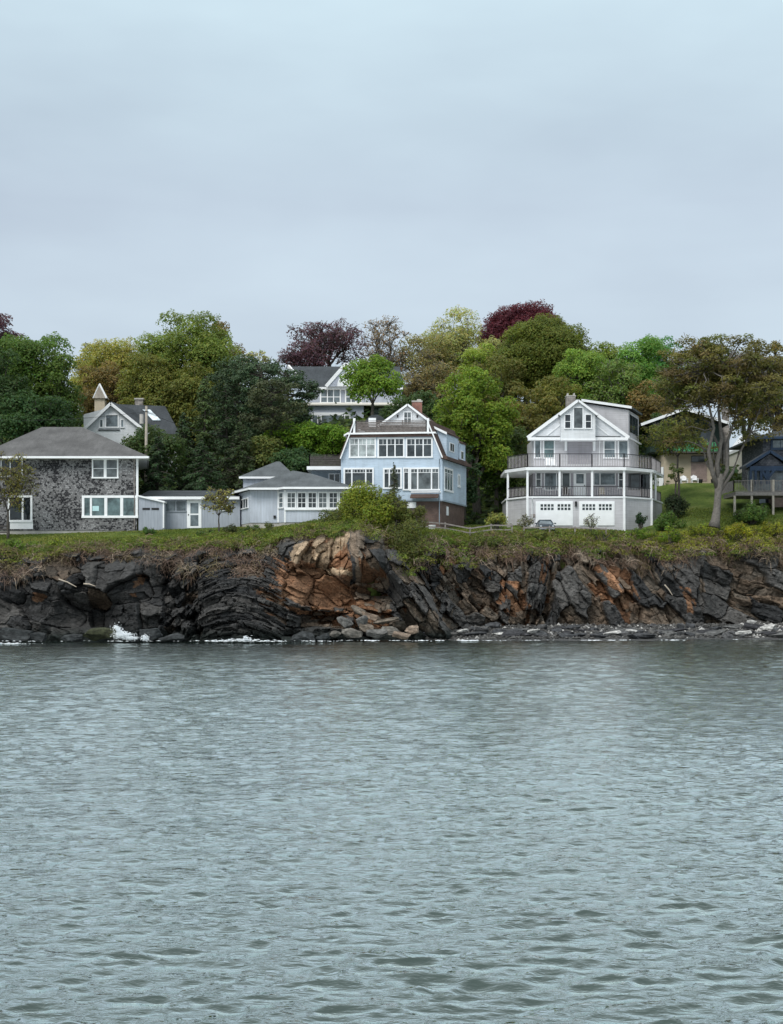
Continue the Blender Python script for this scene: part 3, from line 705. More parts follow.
def downpipe(h, x, y, z0, z1, mat='white'):
    m = MB(); m.tube([(x, y-0.45, z1), (x, y-0.3, z1-0.15), (x, y-0.07, z1-0.5), (x, y-0.07, z0+0.2), (x, y-0.25, z0+0.05)], 0.05, 6); m.build('downpipe', mat, h)
def link_building():
    Y = 151.5
    h = thing('flat_roofed_link', (XX(185, Y), 153, 10.2), 'long low grey board building with flat roof and white glazed door', 'outbuilding')
    zt = ZZ(498.5, Y)
    w = MB(); w.box(XX(163, Y), XX(240, Y), Y, 157, 9.4, zt); w.build('wall', 'board_grey', h)
    MB().hexa([(XX(138, Y), Y-0.5, zt), (XX(240, Y), Y-0.5, zt), (XX(240, Y), 158.5, zt), (XX(138, Y), 158.5, zt)],
              [(XX(138, Y), Y-0.5, zt+0.15), (XX(240, Y), Y-0.5, zt+0.15), (XX(240, Y), 158.5, ZZ(490.5, 158.5)), (XX(138, Y), 158.5, ZZ(490.5, 158.5))]).build('roof', 'roof_dark', h)
    f = MB(); f.box(XX(138, Y), XX(240, Y), Y-0.56, Y-0.502, zt-0.12, zt+0.16); f.build('fascia', 'white', h)
    fr = Frame(XX(163, Y), Y, XX(240, Y), Y)
    window(fr, 165.5, 500.5, 186.5, 511.5, h, cols=2, glass='glass_grey', trim=0.05, mat='board_pale')
    d = MB(); fr.pbox(d, 187, 500, 201.5, 528, 0.003, 0.07); dr = d.build('door', 'white', h)
    g = MB(); fr.pbox(g, 190.5, 503, 198.5, 513.5, 0.07, 0.085); fr.pbox(g, 190.5, 515, 198.5, 526, 0.07, 0.085); g.build('pane', 'glass_grey', dr)
    k = MB(); fr.pbox(k, 188.2, 514, 188.9, 515.5, 0.07, 0.14); k.build('handle', 'black', dr)
    window(fr, 222, 505, 232, 511, h, cols=2, glass='glass', trim=0.06)
    # lean-to
    Y = 149.9
    s = thing('lean_to_shed', (XX(151, Y), 151, 10.2), 'small grey lean-to shed with two slot vents beside the shingle house', 'shed')
    a = [(XX(138.6, Y), Y, 9.6), (XX(164, Y), Y, 9.6), (XX(164, Y), Y, ZZ(503, Y)), (XX(138.6, Y), Y, ZZ(497, Y))]
    MB().extrude(a, (0, 1.45, 0)).build('wall', 'board_grey', s)
    b = [(XX(138.6, Y), Y-0.2, ZZ(495.2, Y)), (XX(164.8, Y), Y-0.2, ZZ(501.2, Y)), (XX(164.8, Y), Y-0.2, ZZ(502.9, Y)), (XX(138.6, Y), Y-0.2, ZZ(496.9, Y))]
    MB().extrude(b, (0, 1.68, 0)).build('roof', 'white', s)
    c = MB(); fr = Frame(XX(138, Y), Y, XX(164, Y), Y); fr.pbox(c, 162.8, 503, 164.2, 528, 0.0, 0.04); c.build('corner_board', 'white', s)
    for p in (142.5, 151.5):
        v = MB(); fr.pbox(v, p, 507.8, p+7.5, 510, 0.002, 0.03); v.build('vent', 'black', s)

def bay_cottage():
    h = thing('bay_cottage', (XX(295, 150), 151, 10.3), 'single storey pale blue-grey cottage with low dark hip roof and six paned windows', 'cottage')
    fp = [P2(238.5, 153), P2(250.5, 148), P2(278.5, 148), P2(284.5, 147), P2(349, 147), P2(352, 148), P2(352, 155), P2(246, 155.5)]
    zt = ZZ(489.5, 147.5); zb = ZZ(522.5, 147.5)
    MB().prism(fp, zb, zt).build('wall', 'board_pale', h)
    fs = [(x*0.999, y+0.08) for x, y in fp]; MB().prism(fs, 8.8, zb).build('foundation', 'concrete', h)
    ev = [P2(230.5, 153.6), P2(249, 147.2), P2(278, 147.2), P2(283.5, 146.2), P2(354.5, 146.2), P2(357, 150), P2(357, 157), P2(238, 157.5)]
    z0, z1 = ZZ(489.3, 146.6), ZZ(487.2, 146.6)
    f = MB(); fascia(f, ev, z0, z1, 0.05); f.build('fascia', 'white', h)
    r = MB(); n = len(ev); b = [(x, y, z1) for x, y in ev]
    apL = (*P2(293, 152), ZZ(470.5, 152)); apR = (*P2(313, 151), ZZ(474, 151))
    v = b+[apL, apR]+[(x, y, z0) for x, y in ev]
    r.add(v, [(0, 1, 8), (1, 2, 8), (2, 3, 9, 8), (3, 4, 9), (4, 5, 9), (5, 6, 9), (6, 7, 8, 9), (7, 0, 8), tuple(range(10, 18))[::-1]]); r.build('roof', 'roof_slate', h)
    # rear wing with its own hip roof
    w = MB(); w.box(XX(244, 159), XX(290, 159), 158, 165, 9.5, ZZ(478, 158)); w.build('wall', 'board_pale', h)
    r = MB(); hip(r, XX(239, 157.6), XX(296, 157.6), 157.6, 166, ZZ(476.5, 157.6), XX(276, 162), XX(280, 162), 162, ZZ(461.5, 162)); r.build('roof', 'roof_slate', h)
    f = MB(); f.box(XX(239, 157.6), XX(296, 157.6), 157.53, 157.598, ZZ(478.6, 157.6), ZZ(476.6, 157.6)); f.build('fascia', 'white', h)
    fr = Frame(*P2(284.5, 147), *P2(349, 147))
    for a in (286.3, 296.8, 307.3, 317.8, 328.3, 338.6): window(fr, a, 491.8, a+10, 508.8, h, cols=2, rows=3, glass='glass', trim=0.13, bar=0.045)
    s = MB(); fr.pbox(s, 284.5, 508.8, 349, 510.2, 0.0, 0.16); s.build('sill', 'white', h)
    for a in (284.2, 348): t = MB(); fr.pbox(t, a, 490, a+1.6, 522.5, 0.0, 0.05); t.build('corner_board', 'white', h)
    fr2 = Frame(*P2(278.5, 148), *P2(284.5, 147)); window(fr2, 279, 492, 284, 508.5, h, cols=1, rows=3, glass='glass_grey', trim=0.12)
    t = MB(); fr3 = Frame(*P2(250.5, 148), *P2(278.5, 148)); fr3.pbox(t, 277.4, 490, 279.2, 522.5, 0, 0.05); t.build('corner_board', 'white', h)
    fr4 = Frame(*P2(238.5, 153), *P2(250.5, 148)); window(fr4, 240.8, 498.5, 248.5, 509, h, cols=3, glass='glass', trim=0.09)
    v = MB(); fr3.pbox(v, 273.5, 515.5, 276, 518.5, 0.0, 0.1); v.build('vent', 'black', h)

def blue_house():
    A = Vector((XX(341, 153.2), 153.2, 0)); B = Vector((XX(442.3, 152), 152, 0)); sv = Vector((2.9, 9.5, 0))
    fr = Frame(A.x, A.y, B.x, B.y); sd = Frame(B.x, B.y, B.x+sv.x, B.y+sv.y)
    h = thing('blue_gambrel_house', (0, 157, 10.6), 'light blue gambrel house with wide bands of white windows, roof deck and brick basement', 'house')
    zb = ZZ(500, 152)
    def q(px, py, d=0.0):
        t, z = fr.at(px, py); return fr.p(t, z, d)
    face = [fr.p(0, zb), fr.p(fr.len, zb), q(442.3, 456.5), q(434, 435.2), q(349.3, 435.2), q(341, 457.5)]
    MB().extrude(face, sv).build('wall', 'blue', h)
    downpipe(h, fr.p(fr.len-0.3, 0, 0.0).x, fr.p(fr.len-0.3, 0, 0.0).y, 11.2, ZZ(459, 152), 'blue_grey')
    # basement
    c = (A+B)/2+sv/2
    fp = [((p-c)*0.965+c) for p in (A, B, B+sv, A+sv)]
    MB().prism([(p.x, p.y) for p in fp], 9.5, zb).build('basement', 'brick_brown', h)
    # gambrel roof slopes, with white rakes
    r = MB()
    for (p0, p1, s) in (((442.9, 457.6), (427.8, 420.5), 1), ((340.3, 458.5), (355, 420.5), -1)):
        a = q(*p0, 0.25); b = q(*p1, 0.25); ex = Vector((0.14*s, 0, 0.0))
        r.extrude([a, b, b+ex, a+ex], sv*1.03)
    e = MB(); t1, z1 = fr.at(442.3, 457); 
    r.extrude([fr.p(fr.len-0.15, z1-0.18, 0.25), fr.p(fr.len+0.55, z1-0.28, 0.25), fr.p(fr.len+0.5, z1+0.02, 0.25), fr.p(fr.len-0.1, z1+0.3, 0.25)], sv*1.03)
    rf = r.build('roof', 'roof_brown', h)
    for (p0, p1) in (((442.6, 458), (427.3, 420.5)), ((340.7, 459), (355.3, 420.5))):
        e = MB(); e.bar(q(*p0, 0.28), q(*p1, 0.28), 0.12, 0.3); e.build('rake_board', 'white', h)
    # deck on the roof
    d = MB(); t0, zf = fr.at(347.5, 434.6); t1, _ = fr.at(436, 434.6)
    fr.box(d, t0, t1, zf-0.03, zf+0.14, -6, 0.42); d.build('deck_edge', 'white', h)
    e = MB(); fr.box(e, t0+0.1, t1-0.1, zf-0.3, zf-0.032, -0.1, 0.3); e.build('eave', 'roof_brown', h)
    rl = MB(); ta = fr.at(356, 430)[0]; tb = fr.at(426.5, 430)[0]; hz = 1.2
    pa, pb = fr.p(ta, 0, 0.2), fr.p(tb, 0, 0.2)
    railing(rl, pa, pb, zf+0.14, hz, 2.4, 0, horizontal=7)
    for t in (ta, tb):
        a = fr.p(t, 0, 0.2); b = fr.p(t, 0, -3.6); railing(rl, a, b, zf+0.14, hz, 1.8, 0, horizontal=7)
    rl.build('railing', 'wood_deck', h)
    for pp in (354.6, 428.2): m = MB(); fr.pbox(m, pp-1.1, 418.5, pp+1.1, 434.6, 0.05, 0.3); m.build('end_post', 'white', h)
    # windows of the two main floors
    tr = (0.68, 6)
    for (a, b, gl) in ((349, 376.2, 'glass_pale'), (377.5, 404.7, 'glass'), (405.7, 432.8, 'glass')):
        window(fr, a, 437.6, b, 458, h, cols=[(1/3, 0.12), (2/3, 0.12)], glass=gl if gl != 'glass_pale' else 'glass_pale', trim=0.16, toprow=tr)
    window(fr, 343.5, 467.8, 374, 487.5, h, cols=[(0.25, 0.14), (0.76, 0.14)], glass='glass', trim=0.17, toprow=(0.8, 9))
    window(fr, 383, 467.8, 402, 489, h, cols=[(0.3, 0.14)], glass='glass', trim=0.17, toprow=(0.8, 6))
    window(fr, 403, 467.5, 409.5, 490.5, h, glass='glass', trim=0.14, toprow=(0.83, 3))
    window(fr, 409.6, 467.5, 440, 490.8, h, cols=[(0.24, 0.14), (0.75, 0.14)], glass='glass', trim=0.17, toprow=(0.83, 9))
    s = MB(); fr.pbox(s, 411, 491.4, 441, 492.6, 0, 0.1); s.build('sill', 'white', h)
    window(sd, 443.8, 468, 452.5, 492, h, cols=3, glass='glass_grey', trim=0.2, toprow=(0.83, 3))
    window(sd, 457.3, 474, 459.6, 487.5, h, glass='glass_pale', trim=0.2)
    c = MB(); fr.box(c, fr.len-0.12, fr.len+0.02, zb, ZZ(458, 152), 0.0, 0.03); c.build('corner_board', 'blue', h)
    t = MB(); sd.box(t, 0.0, sv.length, zb-0.12, zb+0.04, 0.0, 0.06); fr.box(t, 0, fr.len, zb-0.12, zb+0.04, 0, 0.06); t.build('skirt_board', 'blue_grey', h)
    a = MB(); t0, za = fr.at(411, 495.5); t1, _ = fr.at(439, 495.5)
    a.hexa([fr.p(t0, za-0.35, 1.0), fr.p(t1, za-0.35, 1.0), fr.p(t1, za, 0.01), fr.p(t0, za, 0.01)], [fr.p(t0, za-0.25, 1.0), fr.p(t1, za-0.25, 1.0), fr.p(t1, za+0.14, 0.01), fr.p(t0, za+0.14, 0.01)]); a.build('awning', 'roof_brown', h)
    v = MB(); sd.box(v, 2.2, 2.9, 12.3, 13.2, -0.22, -0.1); v.build('vent', 'white', h)
    dr = MB(); fr.pbox(dr, 407, 502, 416, 508, -0.3, -0.05); dr.build('meter_box', 'white', h)
    # right dormers sitting on the steep slope
    for (s0, s1, pk, pe, wy) in ((0.12, 0.60, (431, 426.5), (443.6, 432.5), (440.5, 449)), (0.66, 0.93, (434, 432), (443.0, 436.5), (442, 451))):
        a, b, c_ = q(*pk), q(*pe), q(pe[0], 457)
        MBd = MB().extrude([a+sv*s0, b+sv*s0, c_+sv*s0, q(438, 446)+sv*s0], sv*(s1-s0)); dm = MBd.build('dormer', 'blue', h)
        up = Vector((0, 0, 0.02)); o = (b-a)*0.08
        MB().extrude([a+sv*(s0-0.03)+up, b+o+sv*(s0-0.03)+up, b+o+sv*(s0-0.03)+up*9, a+sv*(s0-0.03)+up*9], sv*(s1-s0+0.06)).build('roof', 'roof_brown', dm)
        MB().extrude([a+sv*(s0-0.03)-fr.u*0+fr.n*0.05-up*4, b+o+sv*(s0-0.03)+fr.n*0.05-up*4, b+o+sv*(s0-0.03)+fr.n*0.05+up*8, a+sv*(s0-0.03)+fr.n*0.05+up*8], -fr.n*0.06).build('fascia', 'white', dm)
        d2 = Frame((b+sv*s0).x, (b+sv*s0).y, (b+sv*s1).x, (b+sv*s1).y); L2 = d2.len
        zt = b.z; w = MB(); d2.box(w, L2*0.22, L2*0.62, zt-1.7, zt-0.75, 0.0, 0.06); wf = w.build('window', 'white', h)
        g = MB(); d2.box(g, L2*0.27, L2*0.40, zt-1.6, zt-0.85, 0.05, 0.075); d2.box(g, L2*0.44, L2*0.57, zt-1.6, zt-0.85, 0.05, 0.075); 
        g.build('pane', 'glass', wf)
    # left dormer
    a, b, c_ = q(353.5, 429.5), q(343.0, 436), q(343.0, 452)
    dm = MB().extrude([a+sv*0.1, q(347, 445)+sv*0.1, c_+sv*0.1, b+sv*0.1], sv*0.45).build('dormer', 'blue', h)
    MB().extrude([a+sv*0.07+Vector((0, 0, 0.03)), b-fr.u*0.15+sv*0.07+Vector((0, 0, 0.03)), b-fr.u*0.15+sv*0.07+Vector((0, 0, 0.22)), a+sv*0.07+Vector((0, 0, 0.22))], sv*0.5).build('roof', 'white', dm)
    # white gable behind the deck
    Yg = 156.5; MB().box(XX(380, Yg), XX(436, Yg), Yg+0.1, Yg+4, ZZ(436, Yg), ZZ(424.6, Yg)).build('lower_wall', 'wood_dark', h)
    g = [(*P2(379.5, Yg), ZZ(425.8, Yg)), (*P2(435, Yg), ZZ(426.2, Yg)), (*P2(435, Yg), ZZ(426, Yg)), (*P2(407.5, Yg), ZZ(406.5, Yg)), (*P2(379.5, Yg), ZZ(425.5, Yg))]
    g = [Vector((p[0], p[1], p[2])) for p in g]
    gb = MB().extrude(g, (1.2, 5, 0)).build('upper_gable', 'white_clap', h)
    r = MB()
    for (p0, p1) in (((438, 428.5), (407.5, 405.5)), ((377.5, 427), (407.5, 405.5))):
        a = Vector((*P2(p0[0], Yg), ZZ(p0[1], Yg))); b = Vector((*P2(p1[0], Yg), ZZ(p1[1], Yg))); a.y -= 0.3; b.y -= 0.3
        r.extrude([a, b, b+Vector((0, 0, 0.16)), a+Vector((0, 0, 0.16))], (1.3, 5.5, 0))
    r.build('roof', 'roof_brown', gb)
    for p0 in ((437.5, 428.3), (378, 426.8)):
        m = MB(); m.bar((XX(p0[0], Yg), Yg-0.34, ZZ(p0[1], Yg)+0.05), (XX(407.5, Yg), Yg-0.34, ZZ(405.5, Yg)+0.05), 0.07, 0.2); m.build('rake_board', 'white', gb)
    fg = Frame(XX(379, Yg), Yg, XX(435, Yg), Yg)
    window(fg, 403.3, 411.5, 411.8, 424.5, h, cols=2, rows=2, glass='glass', trim=0.1)
    for p in (397, 416.5):
        l = MB(); fg.pbox(l, p, 415, p+1.4, 417.5, 0.0, 0.12); l.build('wall_lamp', 'black', h)
    # low arched dormer
    Yd = 157.5; pts = []; x0, x1 = XX(364, Yd), XX(387, Yd); z0, z1 = ZZ(430, Yd), ZZ(414.5, Yd)
    for i in range(13):
        a = math.pi*i/12; pts.append((x0+(x1-x0)*(0.5-0.5*math.cos(a)), Yd, z0+(z1-z0)*math.sin(a)**0.75))
    ad = MB().extrude(pts, (0, 4, 0)).build('arched_dormer', 'roof_dark', h)
    fd = Frame(x0, Yd, x1, Yd); w = MB(); fd.pbox(w, 368.5, 418, 376, 427, 0, 0.08); w.build('window', 'white', ad)
    c = MB(); c.box(XX(412, 159), XX(422, 159), 158.6, 159.8, ZZ(430, 159), ZZ(402.5, 159)); ch = c.build('chimney', 'brick', h)
    c = MB(); c.box(XX(411.6, 159), XX(422.4, 159), 158.55, 159.85, ZZ(402.5, 159)+0.003, ZZ(401, 159)); c.box(XX(417, 159), XX(421, 159), 158.9, 159.4, ZZ(401, 159)+0.002, ZZ(399.3, 159)); c.build('chimney_cap', 'concrete', ch)
    # side deck on the left
    Yl = 154.2
    w = MB(); w.box(XX(311, Yl), XX(342, Yl), Yl+1.0, 160, 9.6, ZZ(470, Yl)); an = w.build('side_wing', 'blue_grey', h)
    f2 = Frame(XX(311, Yl), Yl+1.0, XX(342, Yl), Yl+1.0); 
    w = MB(); f2.pbox(w, 328.5, 473.5, 340, 483, 0, 0.08); w2 = w.build('window', 'white', h)
    d = MB(); d.box(XX(307, Yl), XX(341.5, Yl), Yl-0.4, 160.5, ZZ(470, Yl), ZZ(466.6, Yl)); d.build('deck_edge', 'white', h)
    rl = MB(); z = ZZ(466.5, Yl); ca, cb = (XX(309.5, Yl), Yl-0.2), (XX(341, Yl), Yl-0.2)
    railing(rl, ca, cb, z, 1.15, 1.7, 0, horizontal=6); railing(rl, ca, (ca[0], 160), z, 1.15, 1.7, 0, horizontal=6); rl.build('railing', 'wood_dark', h)
    g = MB(); f2.pbox(g, 329.5, 474.3, 334, 482, 0.07, 0.09); f2.pbox(g, 335, 474.3, 339.3, 482, 0.07, 0.09)
    o = g.build('pane', 'glass', w2); 

def grey_house():
    h = thing('grey_porch_house', (XX(580, 162), 163, 10.8), 'three storey pale grey clapboard house with wraparound porch, roof terrace and two white garage doors', 'house')
    F0 = [P2(507, 161.5), P2(527.3, 158), P2(624.3, 158), P2(651.5, 161), (XX(651.5, 161)+2.4, 168), (XX(507, 161.5), 168)]
    z1 = ZZ(498, 158); zd = ZZ(496.4, 158)
    MB().prism(F0, 10.0, z1).build('garage_storey', 'grey_clap', h)
    def out(fp, k):
        c = Vector((sum(p[0] for p in fp)/len(fp), sum(p[1] for p in fp)/len(fp))); r = []
        for p in fp: v = Vector(p)-c; r.append(tuple(c+v*(1+k/v.length)))
        return r
    MB().prism(out(F0, 0.15), z1+0.003, zd).build('porch_floor', 'white', h)
    z2, z3 = ZZ(470.3, 158), ZZ(467.3, 158)
    MB().prism(out(F0, 0.25), z2, z3).build('terrace_floor', 'white', h)
    # upper body
    Yb = 161.8; FB = [P2(533, Yb), P2(640.5, Yb), (XX(640.5, Yb)+1.4, 169), (XX(533, Yb), 169)]
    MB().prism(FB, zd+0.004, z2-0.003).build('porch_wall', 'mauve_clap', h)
    FC = [P2(533.5, Yb), P2(630, Yb), (XX(640, Yb+6), 168.8), (XX(533, Yb), 168.8)]
    ze = ZZ(438.5, Yb); MB().prism(FC, z3+0.003, ze).build('terrace_wall', 'grey_clap', h)
    # columns: porch and corner boards below
    c = MB(); cps = [(507.8, 161.3), (527.4, 158.12), (559.5, 158.12), (592, 158.12), (624, 158.12), (651, 161), (655.5, 163.5)]
    for k, (p, y) in enumerate(cps):
        x = XX(p, y); c = MB(); c.box(x-0.11, x+0.11, y-0.11, y+0.11, zd+0.002, z2-0.002); c.build('porch_column', 'white', h)
    for p, y in ((507.3, 161.45), (527.4, 157.97), (624.2, 157.97), (651.4, 160.95)):
        x = XX(p, y); t = MB(); t.box(x-0.12, x+0.12, y-0.06, y+0.1, 10.2, z1); t.build('corner_board', 'white', h)
    # lower (porch) and upper (terrace) railings
    for nm, z, hh, dy in (('porch_railing', zd+0.004, 1.05, 0.0), ('terrace_railing', z3+0.004, 1.42, -0.1)):
        r = MB(); pts = [(XX(507.8, 161.3), 161.3), (XX(527.4, 158.1), 158.1), (XX(624, 158.1), 158.1), (XX(651, 161), 161), (XX(651, 161)+2.2, 167.6)]
        for i in range(4): 
            a, b = pts[i], pts[i+1]; railing(r, a, b, z, hh, 3.3 if nm != 'porch_railing' else 50, 0, rail_w=0.075, posts=True)
        o = r.build(nm, 'rail_black', h)
        g = MB()
        for i in range(4):
            a, b = Vector((*pts[i], z+0.5)), Vector((*pts[i+1], z+0.5))
            m = int((b-a).length/0.26)
            for j in range(m): g.bar(a+(b-a)*(j+0.35)/m+Vector((0, 0.05, -0.38)), a+(b-a)*(j+0.35)/m+Vector((0, 0.05, hh-0.58)), 0.06, 0.02)
        g.build('baluster_row', 'bal_grey', o)
    fl = Frame(*P2(527.3, 158), *P2(624.3, 158))
    for (a, b, ws) in ((536.5, 572, ((540, 554), (557, 570.8))), (580, 613.6, ((581.8, 595.5), (598.3, 612)))):
        m = MB(); fl.pbox(m, a-0.9, 501.3, b+0.9, 525.5, 0.0, 0.05); g = m.build('garage_door_surround', 'white', h)
        m = MB(); fl.pbox(m, a, 502.3, b, 525.5, 0.052, 0.09)
        t0 = fl.at(a, 510)[0]; t1 = fl.at(b, 510)[0]; fl.box(m, (t0+t1)/2-0.05, (t0+t1)/2+0.05, 11.2, fl.at(a, 502.3)[1], 0.092, 0.12)
        g = m.build('garage_door', 'white', h)
        for (c0, c1) in ws:
            m = MB(); n = 4; w = (c1-c0)/n
            for i in range(n):
                for (y0, y1) in ((504.2, 506.8), (507.6, 510.2)): fl.pbox(m, c0+w*i+0.45, y0, c0+w*(i+1)-0.45, y1, 0.092, 0.1)
            m.build('pane', 'glass', g)
    m = MB(); fl.pbox(m, 574.8, 501.5, 576.8, 506.5, 0.0, 0.25); m.build('wall_lantern', 'black', h)
    m = MB(); fl.pbox(m, 530.8, 514, 535.2, 517.5, 0.0, 0.06); m.build('vent', 'wood_grey', h)
    # porch wall openings
    fp = Frame(*P2(533, Yb), *P2(640.5, Yb))
    window(fp, 535.5, 470.5, 541.5, 488, h, rows=2, glass='glass', trim=0.1)
    window(fp, 544, 471, 559.5, 490.5, h, cols=[(0.85, 0.1)], glass='glass_grey', trim=0.09)
    window(fp, 561.5, 471, 570.5, 488.5, h, glass='glass', trim=0.1)
    m = MB(); fp.pbox(m, 573.5, 471, 586, 496.4, 0.0, 0.06); d = m.build('door', 'white', h)
    m = MB(); fp.pbox(m, 576.2, 474, 583.6, 483.5, 0.062, 0.075); m.build('pane', 'glass_grey', d)
    m = MB(); fp.pbox(m, 584.1, 485, 584.7, 486.4, 0.06, 0.14); m.build('handle', 'black', d)
    window(fp, 593.5, 470.8, 615.5, 485.5, h, cols=[(0.28, 0.08)], glass='glass_grey', trim=0.07)
    window(fp, 618, 471, 624, 488.5, h, rows=2, glass='glass', trim=0.1)
    window(fp, 628.5, 473.5, 640, 490, h, cols=[(0.12, 0.1)], glass='glass', trim=0.06, mat='rail_black')
    m = MB(); m.box(XX(642.5, 163), XX(652.5, 163), 163, 168, zd+0.004, z2-0.004); sr = m.build('sun_room', 'navy_shingle', h)
    fs = Frame(XX(642.5, 163), 163, XX(652.5, 163), 163); m = MB(); fs.pbox(m, 643.3, 474, 651.5, 490, 0.0, 0.03); m.build('pane', 'glass', sr)
    # terrace level windows
    ft = Frame(*P2(533.5, Yb), *P2(630, Yb))
    window(ft, 534, 439.6, 541.2, 458.5, h, glass='glass_grey', trim=0.12)
    window(ft, 543, 439.6, 555, 458.8, h, rows=2, glass='glass_teal', trim=0.13)
    window(ft, 603.2, 440, 615.8, 458.6, h, rows=2, glass='glass_grey', trim=0.13)
    window(ft, 617.8, 440, 628.6, 458.8, h, rows=1, glass='glass_grey', trim=0.13)
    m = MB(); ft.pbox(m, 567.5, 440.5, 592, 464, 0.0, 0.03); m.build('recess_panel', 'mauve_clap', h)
    m = MB()
    for p in (564.3, 592.6): ft.pbox(m, p, 440, p+2.2, 451, 0.0, 0.5)
    m.build('bracket', 'white', h)
    # main gable
    Yg = 161.0; zE = ZZ(437.5, Yg); pk = Vector((XX(577.8, Yg), Yg, ZZ(400.6, Yg))); el = Vector((XX(527.3, Yg), Yg, zE)); er = Vector((XX(629, Yg), Yg, zE))
    back = Vector((1.6, 7.6, 0)); off = Vector((0, 0.16, -0.1))
    gw = [el+off+Vector((0.2, 0, 0.1)), er+off+Vector((-0.2, 0, 0.1)), pk+off+Vector((0, 0, 0.22))]
    MB().extrude(gw, back*0.9).build('gable_wall', 'pale_clap', h)
    m = MB(); m.box(el.x+0.1, er.x-0.1, Yg-0.12, Yg+0.9, zE-0.28, zE+0.02); m.build('gable_sill', 'white', h)
    m = MB(); m.box(el.x+0.9, er.x-0.9, Yg-0.08, Yg+0.14, zE+0.022, zE+0.13); m.build('pent_roof', 'roof_dark', h)
    r = MB(); r.extrude([el, pk, pk+Vector((0, 0, 0.2)), el+Vector((-0.1, 0, 0.1))], back); r.extrude([er, pk, pk+Vector((0, 0, 0.2)), er+Vector((0.1, 0, 0.1))], back)
    rf = r.build('roof', 'roof_slate', h)
    o = Vector((0, -0.04, -0.02))
    for e_ in (el, er): m = MB(); m.bar(e_+o, pk+o, 0.1, 0.34); m.build('rake_board', 'white', h)
    for s_, e_ in ((1, el), (-1, er)):
        m = MB(); m.bar(e_+Vector((2.1*s_, 0.12, 0.22)), pk+Vector((0, 0.12, -1.05)), 0.06, 0.12); m.build('inner_rake_board', 'white', h)
    # gutter run to the right
    m = MB(); m.bar((XX(629, Yg), Yg, zE), (XX(641, 168), 168, zE), 0.14); m.build('gutter', 'white', h)
    # projecting centre bay
    Y2 = 160.2; bl, br_, bz0, bz1 = XX(561, Y2), XX(595.4, Y2), ZZ(440.4, Y2), ZZ(414, Y2); bp = Vector((XX(578, Y2), Y2, ZZ(401.5, Y2)))
    bay = MB().extrude([(bl, Y2, bz0), (br_, Y2, bz0), (br_, Y2, bz1), bp, (bl, Y2, bz1)], (0, 1.9, 0)).build('bay', 'white_clap', h)
    r = MB()
    for x, s in ((bl, -1), (br_, 1)):
        a = Vector((x+0.22*s, Y2-0.3, bz1-0.2)); b = Vector((bp.x, Y2-0.3, bp.z+0.02)); r.extrude([a, b, b+Vector((0, 0, 0.16)), a+Vector((0.03*s, 0, 0.13))], (0, 2.2, 0))
    r.build('roof', 'roof_slate', bay)
    m = MB(); 
    for x, s in ((bl, -1), (br_, 1)): m.bar((x+0.2*s, Y2-0.33, bz1-0.14), (bp.x, Y2-0.33, bp.z+0.07), 0.07, 0.2)
    m.box(bl-0.02, br_+0.02, Y2-0.05, Y2-0.002, bz0, bz0+0.2); m.build('trim', 'white', bay)
    fb = Frame(bl, Y2, br_, Y2)
    for a, b, y0, r_ in ((564.2, 571.2, 414, 2), (573, 583.4, 407, 1), (584.8, 591.8, 414, 2)): window(fb, a, y0, b, 429, h, rows=r_, glass='glass', trim=0.1)
    # right shed dormer on the roof
    Yd = 162.6; P = [(584, 403.5), (628.5, 410), (628.5, 437), (604, 420)]
    P = [Vector((XX(a, Yd), Yd, ZZ(b, Yd))) for a, b in P]; bv = Vector((2.1, 6, 0))
    dm = MB().extrude(P, bv).build('shed_dormer', 'grey_clap', h)
    a, b = Vector((XX(581, Yd), Yd-0.3, ZZ(401.3, Yd))), Vector((XX(631, Yd), Yd-0.3, ZZ(408.6, Yd)))
    MB().extrude([a, b, b+Vector((0, 0, 0.2)), a+Vector((0, 0, 0.2))], bv*1.08).build('roof', 'roof_slate', dm)
    MB().extrude([a+Vector((0, -0.05, -0.05)), b+Vector((0.02, -0.05, -0.05)), b+Vector((0.02, -0.05, 0.22)), a+Vector((0, -0.05, 0.22))], (0, 0.045, 0)).build('fascia', 'white', dm)
    fd = Frame(P[1].x, P[1].y, (P[1]+bv).x, (P[1]+bv).y)
    for k in range(3):
        m = MB(); fd.box(m, 0.7+k*1.7, 2.1+k*1.7, P[1].z-2.3, P[1].z-0.4, 0.0, 0.05); m.build('window', 'glass', h)
    downpipe(h, XX(599.5, 161.8), 161.8, ZZ(466, 161.8), ZZ(440, 161.8)); downpipe(h, XX(532, 158), 158, 11.2, ZZ(499, 158))
    # chimney of stone
    m = MB(); x0, x1 = XX(566, 166), XX(575, 166); m.box(x0, x1, 165.5, 166.5, 22, ZZ(397, 166)); ch = m.build('chimney', 'stone', h)
    m = MB(); m.box(x0-0.05, x1+0.05, 165.45, 166.55, ZZ(397, 166)+0.002, ZZ(396, 166)); 
    for x in (x0+0.1, x1-0.2): m.box(x, x+0.14, 165.6, 166.4, ZZ(396, 166)+0.002, ZZ(393.6, 166))
    m.build('chimney_cap', 'concrete', ch)

